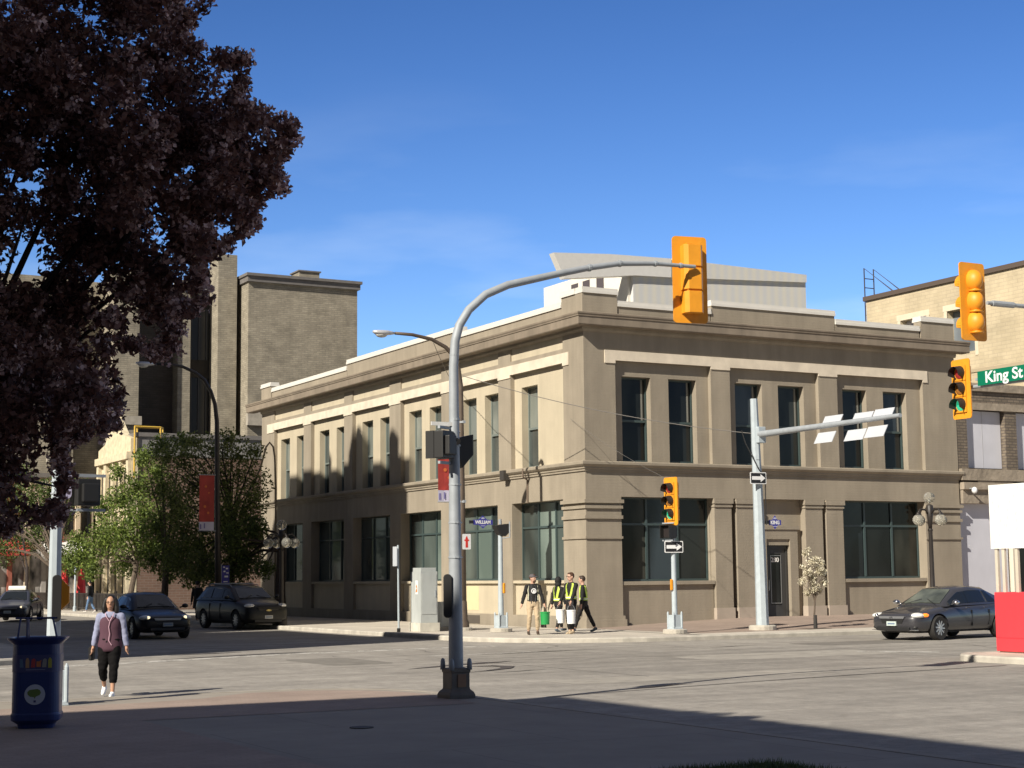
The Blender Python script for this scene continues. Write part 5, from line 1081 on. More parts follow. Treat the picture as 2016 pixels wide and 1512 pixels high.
def car(name, label, cat, loc, hd, kind, col, lit=False, turn=False, wsc=None, plate=M_plate, grille='chrome'):
    K = KIND[kind]; rz = math.atan2(hd[1], hd[0]); t = thing(name, label, cat, loc, rz); pm = col
    q = MB(); rings = []
    for x, z0, z1, hw in K['body']:
        h = z1-z0; half = [(0,z0),(hw*.72,z0),(hw*.93,z0+h*.10),(hw*.985,z0+h*.30),(hw,z0+h*.55),(hw*.975,z0+h*.80),(hw*.90,z1-h*.03),(hw*.62,z1+h*.02),(0,z1+h*.045)]
        rings.append([(x,y,z) for y,z in half]+[(x,-y,z) for y,z in half[-2:0:-1]])
    q.loft(rings); body = q.build('body', pm, t, subsurf=2)
    cut = MB()
    for wx in K['wx']:
        for sy in (-1,1): cut.lathe([(K['wr']+.055,.0),(K['wr']+.055,.5)], (wx,sy*.62 if sy > 0 else -1.12,K['wr']), 28, 'y')
    co = cut.build('cutter', pm, t); bo = body.modifiers.new('b','BOOLEAN'); bo.object = co; bo.operation = 'DIFFERENCE'; bo.solver = 'EXACT'
    dg = bpy.context.evaluated_depsgraph_get(); dg.update(); nm = bpy.data.meshes.new_from_object(body.evaluated_get(dg)); body.modifiers.clear(); body.data = nm; nm.name = 'body'
    bpy.data.objects.remove(co); nm.polygons.foreach_set('use_smooth', [True]*len(nm.polygons)); nm.set_sharp_from_angle(angle=R(38))
    C_ = K['cab']; q = MB()
    q.loft([[(x,-hb,zb),(x,-ht,max(zt-.07,zb+.01)),(x,-ht+.10,zt-.008),(x,0,zt+.012),(x,ht-.10,zt-.008),(x,ht,max(zt-.07,zb+.01)),(x,hb,zb)] for x,zb,zt,hb,ht in C_]); q.build('roof', pm, t, smooth=True, angle=35)
    def top(i, u, v):
        a, b = C_[i], C_[i+1]; x = a[0]+(b[0]-a[0])*u; zt = a[2]+(b[2]-a[2])*u; ht = (a[4]-.02)+((b[4]-.06)-(a[4]-.02))*u; return Vector((x, v*ht, zt+.012*(1-abs(v))-.008*abs(v)))
    def pane(nm_, pts, off):
        q = MB(); n = len(pts); off = Vector(off); q.loft([[tuple(Vector(p)-off*1.0) for p in pts],[tuple(Vector(p)+off) for p in pts]]); return q.build(nm_, wsc if (wsc and nm_ == 'windscreen') else M_carglass, t)
    a, b = C_[0], C_[1]; nrm = Vector((b[2]-a[2],0,a[0]-b[0])).normalized()*.018
    pane('windscreen', [top(0,.10,-.86),top(0,.10,0),top(0,.10,.86),top(0,.93,.86),top(0,.93,0),top(0,.93,-.86)], nrm)
    a, b = C_[-2], C_[-1]; nrm = Vector((-(a[2]-b[2]),0,a[0]-b[0])).normalized()*.018
    pane('rear_window', [top(len(C_)-2,.12,-.8),top(len(C_)-2,.12,.8),top(len(C_)-2,.9,.8),top(len(C_)-2,.9,-.8)], nrm)
    def sidep(x, tt):
        for i in range(len(C_)-1):
            a, b = C_[i], C_[i+1]
            if a[0] >= x >= b[0]:
                u = (a[0]-x)/(a[0]-b[0]); zb = a[1]+(b[1]-a[1])*u; zt = max(a[2]-.07,a[1]+.01)*(1-u)+max(b[2]-.07,b[1]+.01)*u; hb = a[3]+(b[3]-a[3])*u; ht = a[4]+(b[4]-a[4])*u
                return Vector((x, hb+(ht-hb)*tt, zb+(zt-zb)*tt))
    for sy in (-1,1):
        for (xf, xr) in K['side']:
            n = 6; lo = [sidep(xf+(xr-xf)*i/n,.16) for i in range(n+1)]; hi = [sidep(xf+(xr-xf)*i/n,.90) for i in range(n,-1,-1)]
            pts = [Vector((p.x, p.y*sy, p.z)) for p in lo+hi if p is not None]; pane('side_window', pts, (0,.012*sy,.006))
        q = MB(); q.sph((K['side'][0][0]+.02, sy*(K['body'][5][3]+.10), K['body'][5][2]+.06), (.09,.11,.07), 12, 8); q.tube([(K['side'][0][0],sy*.84,K['body'][5][2]),(K['side'][0][0],sy*.95,K['body'][5][2]+.04)], .025, 6); q.build('mirror', M_chrome if turn else pm, t, smooth=True)
        zf = K['body'][2][2]-.10
        q = MB(); q.sph((2.06,sy*.64,zf), (.22,.20,.085), 16, 10); hl = q.build('headlight', M_lamp, t, smooth=True)
        q = MB(); q.sph((2.20,sy*.60,zf), (.085,.075,.06), 12, 8); q.build('lamp_bowl', M_lit if lit else M_chrome, hl, smooth=True)
        if turn and sy > 0 or (turn and sy < 0):
            q = MB(); q.sph((1.90,sy*.79,zf+.01), (.14,.07,.055), 12, 8); q.build('turn_lamp', M_turn if turn else M_lamp, hl, smooth=True)
        q = MB(); q.sph((2.17,sy*.62,.36), (.10,.13,.06), 12, 8); q.build('fog_lamp', M_plast, t, smooth=True)
        if turn: q = MB(); q.box(2.12,2.30,sy*.50,sy*.72,.275,.295); q.build('bumper_trim', M_chrome, t)
        for (xf, xr) in K['side'][:2]:
            q = MB(); q.tube([(xr+.28,sy*(K['body'][5][3]+.004),K['body'][5][2]-.10),(xr+.26,sy*(K['body'][5][3]+.03),K['body'][5][2]-.095),(xr+.10,sy*(K['body'][5][3]+.03),K['body'][5][2]-.09),(xr+.08,sy*(K['body'][5][3]+.004),K['body'][5][2]-.09)], .014, 6); q.build('door_handle', pm, t)
            q = MB(); q.box(xr-.03,xr-.02,sy*(K['body'][5][3]-.03),sy*(K['body'][5][3]+.002),.34,K['body'][5][2]-.16); q.build('door_gap', M_plast, t)
        for wx in K['wx']:
            q = MB(); r_ = K['wr']; y0 = sy*K['ty']; q.lathe([(r_*.62,-.10),(r_*.92,-.11),(r_,-.07),(r_,.07),(r_*.92,.11),(r_*.62,.10)], (wx,y0,r_), 28, 'y', cap=False); wh = q.build('wheel', M_tyre, t, smooth=True, angle=40)
            q = MB(); q.lathe([(r_*.66,.075),(r_*.66,.09),(r_*.60,.09),(r_*.58,.03),(0,.03)] if sy > 0 else [(r_*.66,-.075),(r_*.66,-.09),(r_*.60,-.09),(r_*.58,-.03),(0,-.03)], (wx,y0,r_), 24, 'y'); rim = q.build('rim', mat('rim_shadow', (.08,.08,.085), .5, metal=.5), wh)
            q = MB()
            for k in range(10):
                an = 2*math.pi*k/10+.1; d = Vector((math.cos(an),0,math.sin(an))); e = Vector((-math.sin(an),0,math.cos(an))); c_ = Vector((wx,y0+sy*.075,r_)); w1, w2 = .022, .016
                vs = []
                for yy in (-.02,.018): vs += [tuple(c_+d*.03+e*w1+Vector((0,yy*sy,0))),tuple(c_+d*.03-e*w1+Vector((0,yy*sy,0))),tuple(c_+d*r_*.63-e*w2+Vector((0,yy*sy,0))),tuple(c_+d*r_*.63+e*w2+Vector((0,yy*sy,0)))]
                q.add(vs, [(0,1,2,3),(7,6,5,4),(0,4,5,1),(1,5,6,2),(2,6,7,3),(3,7,4,0)])
            q.lathe([(.055,-.03),(.055,.03)], (wx,y0+sy*.075,r_), 12, 'y'); q.build('spokes', M_rim, rim)
    q = MB(); zg = K['body'][1][2]-.14; q.prism([(-.42,zg+.07),(.42,zg+.07),(.33,zg-.09),(-.33,zg-.09)], 2.10, 2.345, 'yz'); gr = q.build('grille', M_plast, t)
    q = MB(); q.prism([(-.44,zg+.10),(.44,zg+.10),(.40,zg+.035),(-.40,zg+.035)], 2.12, 2.36, 'yz'); q.build('grille_bar', mat('bar_silver', (.32,.33,.35), .35, metal=.6) if grille == 'chrome' else pm, gr)
    if grille == 'bow': q = MB(); q.prism([(-.10,zg-.0),(-.05,zg),(-.05,zg+.02),(.05,zg+.02),(.05,zg),(.10,zg),(.10,zg-.035),(.05,zg-.035),(.05,zg-.05),(-.05,zg-.05),(-.05,zg-.035),(-.10,zg-.035)], 2.34, 2.372, 'yz'); q.build('emblem', mat('emblem_gold', (.62,.50,.20), .35, metal=.6), gr)
    if turn: q = MB(); q.prism([(-.05,zg+.03),(-.035,zg+.03),(0,zg+.085),(.035,zg+.03),(.05,zg+.03),(.05,zg+.09),(-.05,zg+.09)], 2.355, 2.375, 'yz'); q.build('emblem', M_chrome, gr)
    q = MB(); q.box(2.20,2.375,-.16,.16,.40,.52); pl = q.build('licence_plate', plate, t, bevel=.006); q = MB(); q.box(2.375,2.378,-.12,.12,.44,.48); q.build('plate_marks', mat('plate_ink', (.16,.22,.32), .5), pl)
    q = MB(); q.box(2.0,2.33,-.55,.55,.27,.37); q.build('lower_intake', M_plast, t, bevel=.02)
    q = MB(); q.box(-2.0,1.95,-.62,.62,.20,.45); q.build('underbody', M_plast, t)
    for sy in (-1,1):
        q = MB(); q.tube([(K['cab'][0][0]+.05,sy*.55,K['cab'][0][2]+.02),(K['cab'][0][0]-.2,sy*.1,K['cab'][0][2]+.16)], .008, 5); q.build('wiper', M_plast, t)
    if kind == 'van':
        for sy in (-1,1): q = MB(); q.tube([(.35,sy*.55,1.55),(.2,sy*.56,1.64),(-1.5,sy*.55,1.68),(-1.7,sy*.54,1.62)], .018, 6); q.build('roof_rail', mat('rail_grey', (.3,.3,.3), .4, metal=.5), t)
        q = MB(); q.tube([(-.1,-.55,1.69),(-.1,.55,1.69)], .02, 6); q.tube([(-1.2,-.55,1.69),(-1.2,.55,1.69)], .02, 6); q.build('cross_bars', M_galv, t)
    return t
def hdg(cx, cf): v = _r0*cx + Vector((math.sin(CYW),math.cos(CYW),0))*cf; return (v.x, v.y)
hv = Vector((*hdg(-.78,-.62),0)).normalized(); fc = G(1800,1259)
acp = fc - hv*1.40
car('parked_sedan'[7:], 'dark grey sedan turning with its amber lamp lit beside the red barrier', 'car', (acp.x,acp.y,0), hv, 'sedan', paint('paint_charcoal', (.034,.034,.040), .85), turn=True, wsc=glassmat('windscreen_tint', (.035,.042,.036), (.12,.135,.11), 1.2))
c_ = G(313,1257); hv = Vector((*hdg(.48,-.88),0)).normalized(); c_ = c_-hv*1.4
car('sedan', 'black sedan with lit headlights coming towards us behind the walking woman', 'car', (c_.x,c_.y,0), hv, 'sedan', paint('paint_black', (.004,.004,.006)), lit=True, plate=mat('plate_dim', (.28,.30,.30), .5))
c_ = PY(528,1200,57.6); hv = Vector((.10,-1,0)).normalized(); c_ = c_-hv*2.3
car('minivan', 'dark minivan with roof rails parked at the kerb beside the shaded long wall', 'van', (c_.x,c_.y,0), hv, 'van', paint('paint_dark_green', (.006,.0065,.006)), grille='bow', plate=mat('plate_pale', (.55,.55,.53), .5))
c_ = G(22,1224); hv = Vector((*hdg(.10,-1),0)).normalized(); c_ = c_-hv*1.4
tx = car('taxi', 'dark blue taxi with a white roof sign at the left edge', 'taxi', (c_.x,c_.y,0), hv, 'sedan', paint('paint_navy', (.05,.055,.08)), lit=True)
q = MB(); q.loft([[(.1+x*1.0,-.40,z),(.1-x,-.40,z),(.1-x,.40,z),(.1+x,.40,z)] for x,z in ((.12,1.45),(.11,1.56),(.06,1.64))]); q.build('roof_sign', mat('taxi_sign', (.8,.8,.72), .5), tx, bevel=.02)
#@@PART5
# ------------------------------------------------------------------ people
from mathutils import noise as _ns
def folds(o, amp=.007):
    me = o.data; n = len(me.vertices); co = np.empty(n*3); no = np.empty(n*3); me.vertices.foreach_get('co', co); me.vertex_normals.foreach_get('vector', no); co = co.reshape(-1,3); no = no.reshape(-1,3); px_ = o.parent.location.x*3
    a = np.array([_ns.noise((x*11, y*11, z*17+px_))+.5*_ns.noise((x*25, y*25, z*30)) for x, y, z in co])
    me.vertices.foreach_set('co', (co+no*(amp*a)[:,None]).ravel()); me.update()
M_skin = mat('skin_light', (.56,.34,.25), .55, var=.05, scale=8); M_skint = mat('skin_tan', (.46,.26,.17), .55, var=.05, scale=8)
M_hairb = mat('hair_black', (.010,.008,.007), .5); M_hairbr = mat('hair_brown', (.075,.035,.018), .6, var=.2, scale=20)
M_jack = mat('jacket_black', (.010,.0095,.010), .8, var=.2, scale=6); M_pantk = mat('trousers_black', (.010,.009,.010), .8, var=.2, scale=6); M_khaki = mat('trousers_khaki', (.46,.36,.24), .85, var=.1, scale=6, bump=.3, bscale=9)
M_hivis = mat('hi_vis_lime', (.55,.72,.10), .6); M_glove = mat('glove_grey', (.50,.46,.46), .7); M_eye = mat('eye_dark', (.02,.015,.012), .3); M_lip = mat('lip', (.38,.14,.11), .5)
def ik(a, c, l1, l2, bend):
    a, c = Vector(a), Vector(c); d = c-a; L = min(d.length, (l1+l2)*.999); u = d.normalized(); c = a+u*L
    x = (l1*l1-l2*l2+L*L)/(2*L); h = math.sqrt(max(l1*l1-x*x, 0)); b = Vector(bend); b = (b-u*b.dot(u)).normalized(); return a+u*x+b*h, c
def person(label, loc, hd, h=1.75, lf=(-.10,.0,.085), rf=(.10,.0,.085), lh=(-.30,.03,.80), rh=(.30,.03,.80), lean=0.0, turn=0.0, tilt=0.0, top=None, pants=None, shoes=None, skin=None, hair=None, hairstyle='short', sleeve='long', broad=1.0, hands=None, vest=False, open_front=None, hood=False, cap=None, glasses=False, pant_h=.12, wide=1.0, legbend=(0,1,0), parent_extra=None, coat=False):
    rz = math.atan2(hd[1], hd[0])-math.pi/2; t = thing('person', label, 'person', loc, rz); k = h/1.75
    def P(x, y, z): return Vector((x*k, (y+lean*max(z-.9,0))*k, z*k))
    hipL, hipR = P(-.09,0,.93), P(.09,0,.93); shL, shR = P(-.175*broad,0,1.395), P(.175*broad,0,1.395)
    aL, aR = Vector(lf)*k, Vector(rf)*k
    knL, aL = ik(hipL, aL, .445*k, .42*k, legbend); knR, aR = ik(hipR, aR, .445*k, .42*k, legbend)
    wL, wR = P(*lh), P(*rh); elL, wL = ik(shL, wL, .285*k, .255*k, (-.35,-1,0)); elR, wR = ik(shR, wR, .285*k, .255*k, (.35,-1,0))
    def torso(mb, g, z0=.86, z1=1.45, wx=1.0):
        prof = [(.84,.150,.105),(.90,.165,.118),(.98,.162,.116),(1.06,.150,.108),(1.14,.146,.106),(1.24,.155,.110),(1.34,.163,.110),(1.40,.150,.100),(1.44,.120,.085),(1.48,.075,.065),(1.53,.055,.06)]
        rings = []
        for z, rx, ry in prof:
            if z0-.03 <= z <= z1+.03:
                c = P(0,0,z); rx = (rx*broad*wx+g)*k; ry = (ry*wx+g)*k; rings.append([(c.x+rx*math.cos(a*math.pi/10), c.y+ry*math.sin(a*math.pi/10), c.z) for a in range(20)])
        mb.loft(rings)
    # body: one continuous skin
    q = MB(); torso(q, -.012, z1=1.5)
    nb = P(0,.0,1.48); hc = P(0,.025,1.635); q.tube([nb, P(0,.012,1.55), hc], [.062*k,.056*k,.058*k], 12)
    HM = Matrix.Translation(hc) @ Matrix.Rotation(turn,4,'Z') @ Matrix.Rotation(tilt,4,'X') @ Matrix.Scale(1.10,4)
    q.M = HM; q.sph((0,0,.01*k), (.074*k,.092*k,.105*k), 18, 14); q.sph((0,.022*k,-.055*k), (.055*k,.062*k,.062*k), 14, 10); q.loft([[(-.014*k,.085*k,-.035*k),(.014*k,.085*k,-.035*k),(.006*k,.088*k,.02*k),(-.006*k,.088*k,.02*k)],[(-.009*k,.112*k,-.028*k),(.009*k,.112*k,-.028*k),(.004*k,.094*k,.018*k),(-.004*k,.094*k,.018*k)]])
    for s in (-1,1): q.sph((s*.076*k,-.005*k,-.005*k), (.012*k,.022*k,.032*k), 8, 6)
    q.M = Matrix.Identity(4)
    for sh, el, wr in ((shL,elL,wL),(shR,elR,wR)):
        q.tube([sh, sh.lerp(el,.5), el, el.lerp(wr,.35), wr], [.050*k,.045*k,.038*k,.038*k,.027*k], 10); d = (wr-el).normalized()
        side = -1 if sh.x < 0 else 1; fwd = Vector((0,1,0)); fwd = (fwd-d*fwd.dot(d)).normalized(); inn = d.cross(fwd)*side
        pc = wr+d*.045*k; q.tube([wr-d*.01*k, wr+d*.03*k, wr+d*.085*k], [.026*k,.033*k,.030*k], 8)
        for i, (off, L) in enumerate(((.030,.072),(.010,.082),(-.010,.076),(-.029,.060))):
            b0 = wr+d*.075*k+fwd*off*k; b1 = b0+d*L*.55*k+inn*.006*k; b2 = b1+(d*.75+inn*.55).normalized()*L*.5*k; q.tube([b0,b1,b2], [.0105*k,.0095*k,.0075*k], 7)
        b0 = wr+d*.03*k+fwd*.03*k; b1 = b0+(d*.6+fwd*.8).normalized()*.035*k; b2 = b1+(d*.95+fwd*.25).normalized()*.032*k; q.tube([b0,b1,b2], [.0125*k,.011*k,.009*k], 7)
    for hp, kn, an in ((hipL,knL,aL),(hipR,knR,aR)):
        q.tube([hp, hp.lerp(kn,.5), kn, kn.lerp(an,.35), an, an+Vector((0,.02,-.04))*k], [.082*k,.068*k,.050*k,.050*k,.034*k,.036*k], 12)
    q.build('body', skin or M_skin, t, remesh=.0105, smoothit=3)
    # clothes
    q = MB(); torso(q, .012, .86 if not coat else .80); 
    if coat: c0 = P(0,0,.84); q.loft([[(c0.x+rx*k*math.cos(a*math.pi/10), c0.y+ry*k*math.sin(a*math.pi/10), z*k) for a in range(20)] for z, rx, ry in ((.62,.20,.15),(.85,.185,.135),(1.0,.17,.12))])
    for sh, el, wr in ((shL,elL,wL),(shR,elR,wR)):
        e = wr+(el-wr).normalized()*.015*k
        cn = P(0,0,1.43); q.sph(tuple(sh), .070*k, 12, 8); q.tube([cn.lerp(sh,.35), cn.lerp(sh,.8)], [.055*k,.066*k], 12)
        q.tube([sh, sh.lerp(el,.5), el, el.lerp(wr,.4), e], [.072*k,.064*k,.056*k,.054*k,.044*k], 12)
    folds(q.build('jacket' if top is M_jack else 'top', top or M_jack, t, remesh=.0125, smoothit=3))
    q = MB(); c = P(0,0,.93); q.loft([[(c.x+rx*wide*k*math.cos(a*math.pi/9), c.y+ry*wide*k*math.sin(a*math.pi/9), z*k) for a in range(18)] for z, rx, ry in ((.82,.160,.118),(.90,.170,.125),(.98,.166,.120),(1.02,.160,.115))])
    for hp, kn, an in ((hipL,knL,aL),(hipR,knR,aR)):
        e = kn.lerp(an, 1-(pant_h-.07)/.42); q.tube([hp, hp.lerp(kn,.4), kn, kn.lerp(e,.5), e], [.100*wide*k,.090*wide*k,.066*wide*k,.064*wide*k,.052*wide*k], 14)
    folds(q.build('trousers', pants or M_pantk, t, remesh=.0125, smoothit=3), .009)
    for hp, an, kn in ((hipL,aL,knL),(hipR,aR,knR)):
        d = (an-kn).normalized(); f = Vector((0,1,0)); f = (f-d*f.dot(d)*.75).normalized(); n = Vector((1,0,0)); dn = f.cross(n)*-1
        if dn.z > 0: dn = -dn
        q = MB(); q.tube([an-f*.055*k+dn*.03*k, an+f*.0*k+dn*.035*k, an+f*.08*k+dn*.048*k, an+f*.155*k+dn*.055*k, an+f*.19*k+dn*.058*k], [.030*k,.044*k,.043*k,.036*k,.018*k], 12)
        q.tube([an-d*.02*k, an+dn*.03*k], [.040*k,.042*k], 10); q.build('shoe', shoes or M_jack, t, remesh=.010, smoothit=3)
    # head details
    def hpart(nm, fn, m, smooth=True):
        q = MB(); q.M = HM; fn(q); return q.build(nm, m, t, smooth=smooth)
    for s in (-1,1): hpart('eye', lambda q: q.sph((s*.030*k,.083*k,.010*k), (.012*k,.008*k,.007*k), 8, 6), M_eye)
    hpart('mouth', lambda q: q.sph((0,.086*k,-.062*k), (.022*k,.006*k,.006*k), 8, 6), M_lip)
    if glasses:
        def gl(q):
            for s in (-1,1): q.tube([(s*.032*k+.02*k*math.cos(a), .098*k, .010*k+.016*k*math.sin(a)) for a in [i*math.pi/5 for i in range(11)]], .003*k, 5, False)
            q.tube([(-.055*k,.095*k,.012*k),(-.075*k,.0,.012*k)], .003*k, 5); q.tube([(.055*k,.095*k,.012*k),(.075*k,.0,.012*k)], .003*k, 5)
        hpart('glasses', gl, M_eye)
    if hood:
        q = MB(); q.M = HM; q.sph((0,-.018*k,.012*k), (.098*k,.108*k,.130*k), 18, 12); q.sph((0,-.03*k,-.10*k), (.10*k,.10*k,.09*k), 14, 8); q.build('hood', top or M_jack, t, remesh=.012, smoothit=3)
    elif hairstyle == 'short':
        q = MB(); q.M = HM; q.sph((0,-.016*k,.030*k), (.083*k,.092*k,.095*k), 18, 12); q.sph((0,.040*k,.085*k), (.060*k,.045*k,.030*k), 12, 8); q.build('hair', hair or M_hairbr, t, remesh=.009, smoothit=1)
    elif hairstyle == 'long':
        q = MB(); q.M = HM; q.sph((0,-.022*k,.028*k), (.092*k,.095*k,.102*k), 18, 12)
        for s in (-1,1): q.tube([(s*.060*k,.01*k,.07*k),(s*.088*k,.005*k,-.01*k),(s*.098*k,.008*k,-.08*k),(s*.095*k,.012*k,-.14*k),(s*.080*k,.02*k,-.18*k)], [.040*k,.044*k,.046*k,.040*k,.016*k], 10)
        q.tube([(0,-.05*k,.0),(0,-.065*k,-.12*k),(0,-.055*k,-.20*k)], [.085*k,.080*k,.05*k], 12); q.build('hair', hair or M_hairb, t, remesh=.009, smoothit=2)
    if cap:
        def cp_(q): q.sph((0,-.008*k,.055*k), (.087*k,.102*k,.070*k), 18, 10); q.loft([[(-.06*k,.08*k,.055*k),(.06*k,.08*k,.055*k),(.06*k,.08*k,.063*k),(-.06*k,.08*k,.063*k)],[(-.045*k,.165*k,.040*k),(.045*k,.165*k,.040*k),(.045*k,.165*k,.047*k),(-.045*k,.165*k,.047*k)]])
        hpart('cap', cp_, cap)
    def surf(th, z, g):
        prof = [(.84,.150,.105),(.90,.165,.118),(.98,.162,.116),(1.06,.150,.108),(1.14,.146,.106),(1.24,.155,.110),(1.34,.163,.110),(1.40,.150,.100),(1.44,.120,.085),(1.48,.075,.065),(1.53,.055,.06)]
        zs_ = [p[0] for p in prof]; rx = np.interp(z, zs_, [p[1] for p in prof])*broad+g; ry = np.interp(z, zs_, [p[2] for p in prof])+g; c = P(0,0,z); return Vector((c.x+rx*k*math.cos(th), c.y+ry*k*math.sin(th), c.z))
    def band(nm, pts, wv, m, g=.026):
        """cloth band laid over the clothing along (angle, height) points"""
        q = MB(); rings = []
        for (th, z), (dth, dz) in zip(pts, wv): rings.append([tuple(surf(th-dth,z-dz,g-.02)), tuple(surf(th-dth,z-dz,g)), tuple(surf(th+dth,z+dz,g)), tuple(surf(th+dth,z+dz,g-.02))])
        q.loft(rings); return q.build(nm, m, t)
    if vest:
        for s in (1,-1):
            a0 = math.pi/2
            for fr in (1,-1):
                pts = []; wv = []
                for i in range(9):
                    u = i/8; th = (math.pi/2*fr)-s*fr*(.95-.55*u*1.1)*(1 if fr > 0 else 1); z = 1.455-.42*u; pts.append((th,z)); wv.append((.24,0.0))
                band('vest_strap', pts, wv, M_hivis)
        pts = [(2*math.pi*i/24, 1.04) for i in range(25)]; band('vest_waistband', pts, [(0,.045)]*25, M_hivis)
        pts = [(2*math.pi*i/24, 1.04) for i in range(25)]; band('reflective_tape', pts, [(0,.014)]*25, mat('tape_silver', (.7,.72,.72), .35), .029)
    if open_front: band('shirt_front', [(math.pi/2,z) for z in (.90,1.0,1.1,1.2,1.3,1.38,1.44)], [(w_,0) for w_ in (.42,.46,.50,.55,.55,.5,.42)], open_front, .018)
    t['_']=0; del t['_']; return t, dict(k=k, surf=surf, band=band, wL=wL, wR=wR, P=P, hc=hc, HM=HM)
def give(name, body, m, t, smooth=False): return body.build(name, m, t, smooth=smooth)
# woman in the crosswalk
wl_ = G(215,1372)
M_maroon = mat('top_maroon', (.085,.036,.056), .85, var=.15, scale=7); M_slv = mat('sleeve_grey_blue', (.27,.29,.42), .85, var=.12, scale=8)
t, I = person('woman in a maroon top and black leggings walking towards us on the crosswalk', (wl_.x,wl_.y,0), hdg(.05,-1), 1.60, lf=(-.08,.14,.075), rf=(.13,-.22,.17), lh=(-.285,-.02,.84), rh=(.29,.05,.83), top=M_slv, pants=mat('leggings', (.005,.0045,.005), .9, spec=.2), shoes=mat('shoe_white', (.85,.85,.86), .6), skin=M_skint, hairstyle='long', glasses=True, pant_h=.24, wide=1.20, broad=1.06, turn=R(4))
surf = I['surf']; q = MB()
rings = []
for z, g_ in ((.79,.038),(.84,.044),(.90,.044),(1.0,.026),(1.1,.024),(1.2,.032),(1.28,.034),(1.34,.020),(1.38,.012),(1.42,.008),(1.45,.003)): rings.append([tuple(surf(2*math.pi*i/24, z, g_)) for i in range(24)])
q.loft(rings); q.build('vest_top', M_maroon, t, smooth=True)
q = MB(); q.tube([tuple(surf(math.pi/2+a,z,.05)) for a,z in ((.55,1.46),(.30,1.40),(.10,1.32),(.0,1.22),(.08,1.10),(.02,.98),(.25,.90))], .006, 6); q.tube([tuple(surf(math.pi/2+a,z,.05)) for a,z in ((-.5,1.46),(-.25,1.40),(.02,1.32))], .006, 6); q.build('earphone_cord', mat('cord_pink', (.62,.40,.48), .5), t)
q = MB(); q.at((.20,-.06,.70), R(8)); q.box(-.02,.02,-.12,.12,-.02,.16); 
o = thing('handbag', 'small black bag hanging at the side of the woman in the crosswalk', 'bag', tuple(Vector((wl_.x,wl_.y,0))+Matrix.Rotation(t.rotation_euler.z,3,'Z')@Vector((.30,-.06,.58)) ), t.rotation_euler.z)
q = MB(); q.cbox(-.03,.03,-.12,.12,0,.22,.015); q.build('pouch', M_jack, o); q = MB(); q.tube([(0,-.10,.2),(-.02,-.06,.30),(-.02,.06,.30),(0,.10,.2)], .007, 6); q.build('strap', M_jack, o)
# four people at the corner
M_tee = mat('tee_grey', (.045,.048,.055), .85, var=.15, scale=8)
p1 = G(1050,1248,.15)
t, I = person('bearded man in a grey cap, black jacket and khaki trousers holding a green pail', (p1.x,p1.y,.135), hdg(.12,-1), 1.76, lf=(-.13,.02,.085), rf=(.15,.05,.085), lh=(-.33,.10,.86), rh=(.36,.02,.80), top=M_jack, pants=M_khaki, shoes=mat('shoe_brown', (.05,.032,.022), .7), hair=M_hairbr, turn=R(48), cap=mat('cap_grey', (.10,.09,.10), .8), open_front=M_tee, wide=1.05)
I['band']('beard', [], [], M_hairbr) if False else None
q = MB(); q.M = I['HM']; q.sph((0,.045,-.075), (.052,.052,.045), 12, 8); q.build('beard', M_hairbr, t, smooth=True)
c0 = I['surf'](math.pi/2+.05,1.27,.03); q = MB(); q.lathe([(.052,-.012),(.078,-.012),(.078,.004),(.052,.004)], (c0.x,c0.y,c0.z), 20, 'y', False); q.v = [(p[0],p[1],p[2]) for p in q.v]; q.build('round_emblem', M_signwht, t)
q = MB(); q.prism([(c0.x-.02,c0.z-.05),(c0.x+.015,c0.z-.05),(c0.x+.03,c0.z+.0),(c0.x+.0,c0.z+.035),(c0.x-.035,c0.z+.01)], c0.y-.01, c0.y+.006, 'xz'); q.build('emblem_shape', M_signwht, t)
for s in (-1,1): I['band']('vest_strap', [(math.pi/2-s*1.0,z) for z in (1.0,1.15,1.3,1.42)], [(.09,0)]*4, mat('strap_pale', (.60,.60,.45), .7))
def W(tt, v): return Vector(tt.location)+Matrix.Rotation(tt.rotation_euler.z,3,'Z')@Vector(v)
def pail(label, loc, m, r_=.145, h=.37, handle=.16):
    o = thing('pail', label, 'pail', tuple(loc), 0); q = MB(); q.lathe([(0,.01),(r_*.88,0),(r_,h),(r_+.008,h),(r_+.008,h-.03),(r_-.006,h-.02),(r_*.85,.02),(0,.02)], n=22, cap=False); q.build('bucket', m, o, smooth=True, angle=40)
    q = MB(); q.tube([(-r_,0,h-.04),(-r_*.7,0,h+handle*.7),(0,0,h+handle),(r_*.7,0,h+handle*.7),(r_,0,h-.04)], .006, 6); q.build('handle', M_galv, o); return o
hp_ = W(t, I['wL'] if I['wL'].x > 0 else I['wR']); hand = [W(t, I['wL']), W(t, I['wR'])]
rt = max(hand, key=lambda v: (v-Vector(t.location)).dot(_r))
pail('green pail hanging from the hand of the man in khaki trousers', (rt.x+.02,rt.y,rt.z-.16-.37-.07), mat('pail_green', (.02,.30,.075), .45))
p2 = G(1100,1242.5,.15)
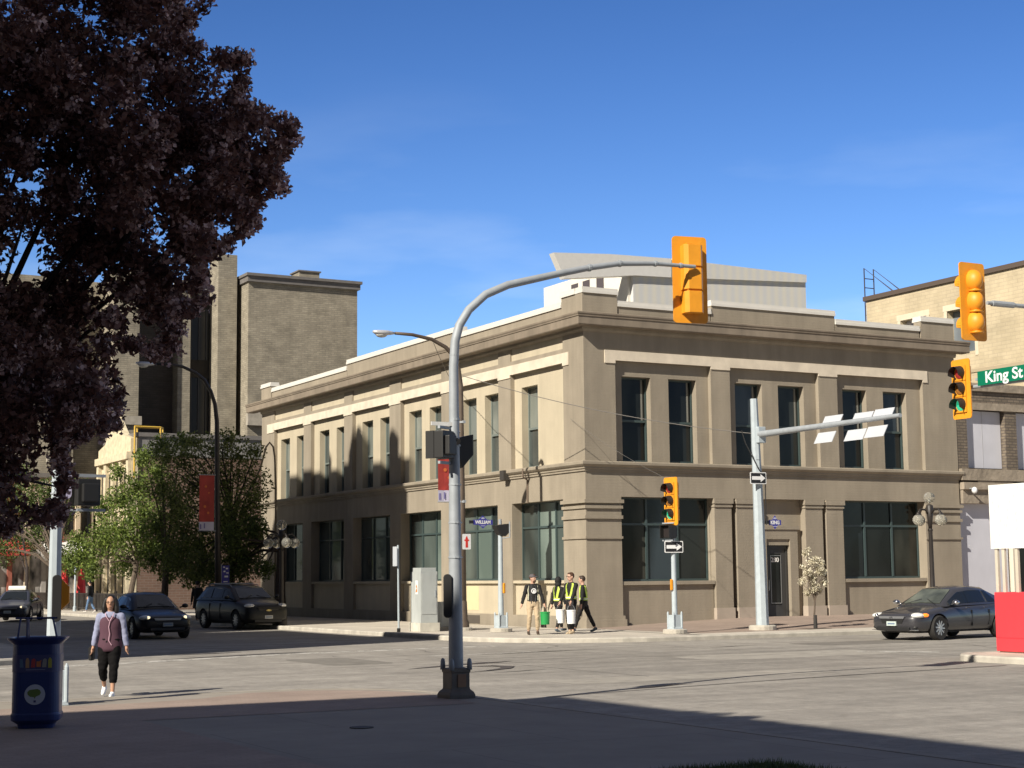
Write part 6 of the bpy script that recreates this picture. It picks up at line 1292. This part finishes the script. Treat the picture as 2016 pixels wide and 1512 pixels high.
t, I = person('person in a dark hood and lime safety vest, seen from behind, turned towards two others', (p2.x,p2.y,.135), hdg(.75,.55), 1.66, lf=(-.10,.22,.085), rf=(.10,-.16,.085), lh=(-.28,-.06,.80), rh=(.27,.10,.84), vest=True, hood=True, shoes=mat('shoe_blue_grey', (.10,.13,.16), .7))
p3 = G(1126,1246.5,.15)
t, I = person('man with glasses and short brown hair in a lime vest carrying two white pails', (p3.x,p3.y,.135), hdg(-.62,-.72), 1.80, lf=(-.12,.10,.085), rf=(.12,-.06,.085), lh=(-.20,.30,.88), rh=(.24,.26,.86), vest=True, turn=R(-18), glasses=True, shoes=M_khaki, hair=M_hairbr)
Mpw = mat('pail_white', (.82,.82,.82), .5)
for v_, lab, dz in ((I['wL'],'white pail, the nearer to the green pail, held by the man with glasses',-.10),(I['wR'],'white pail, the one nearer the walker on the right, held by the man with glasses',0)):
    w3 = W(t, v_); pail(lab, (w3.x,w3.y,w3.z-.16-.40-.06+dz*.3), Mpw, .135, .40)
p4 = G(1150,1244,.15)
t, I = person('person with short dark hair in a lime vest stepping left, rightmost of the four', (p4.x,p4.y,.135), hdg(-.95,.12), 1.70, lf=(-.09,.30,.085), rf=(.09,-.36,.10), lh=(-.27,.06,.80), rh=(.27,.0,.82), vest=True, turn=R(-6), lean=.03, shoes=mat('shoe_blue_grey', (.10,.13,.16)), hair=mat('hair_dark_brown', (.035,.02,.013), .6))
# two people further away
p5 = PX(178,1207,23.0); t, I = person('person in blue jeans and a dark top walking left past the patio fence', (23.0,p5.y,.13), hdg(-.9,.2), 1.72, lf=(-.08,.22,.085), rf=(.09,-.22,.12), top=M_jack, pants=mat('jeans_blue', (.11,.19,.33), .8), shoes=mat('shoe_pale', (.5,.48,.45), .7), hair=M_hairb, lean=.08)
p6 = G(388,1227,.0); t, I = person('person in a long dark coat walking on the far road, silhouetted against the lit pavement', (p6.x,p6.y,.0), hdg(.25,.9), 1.78, lf=(-.08,.16,.085), rf=(.10,-.20,.13), top=M_jack, hair=M_hairb, coat=True)
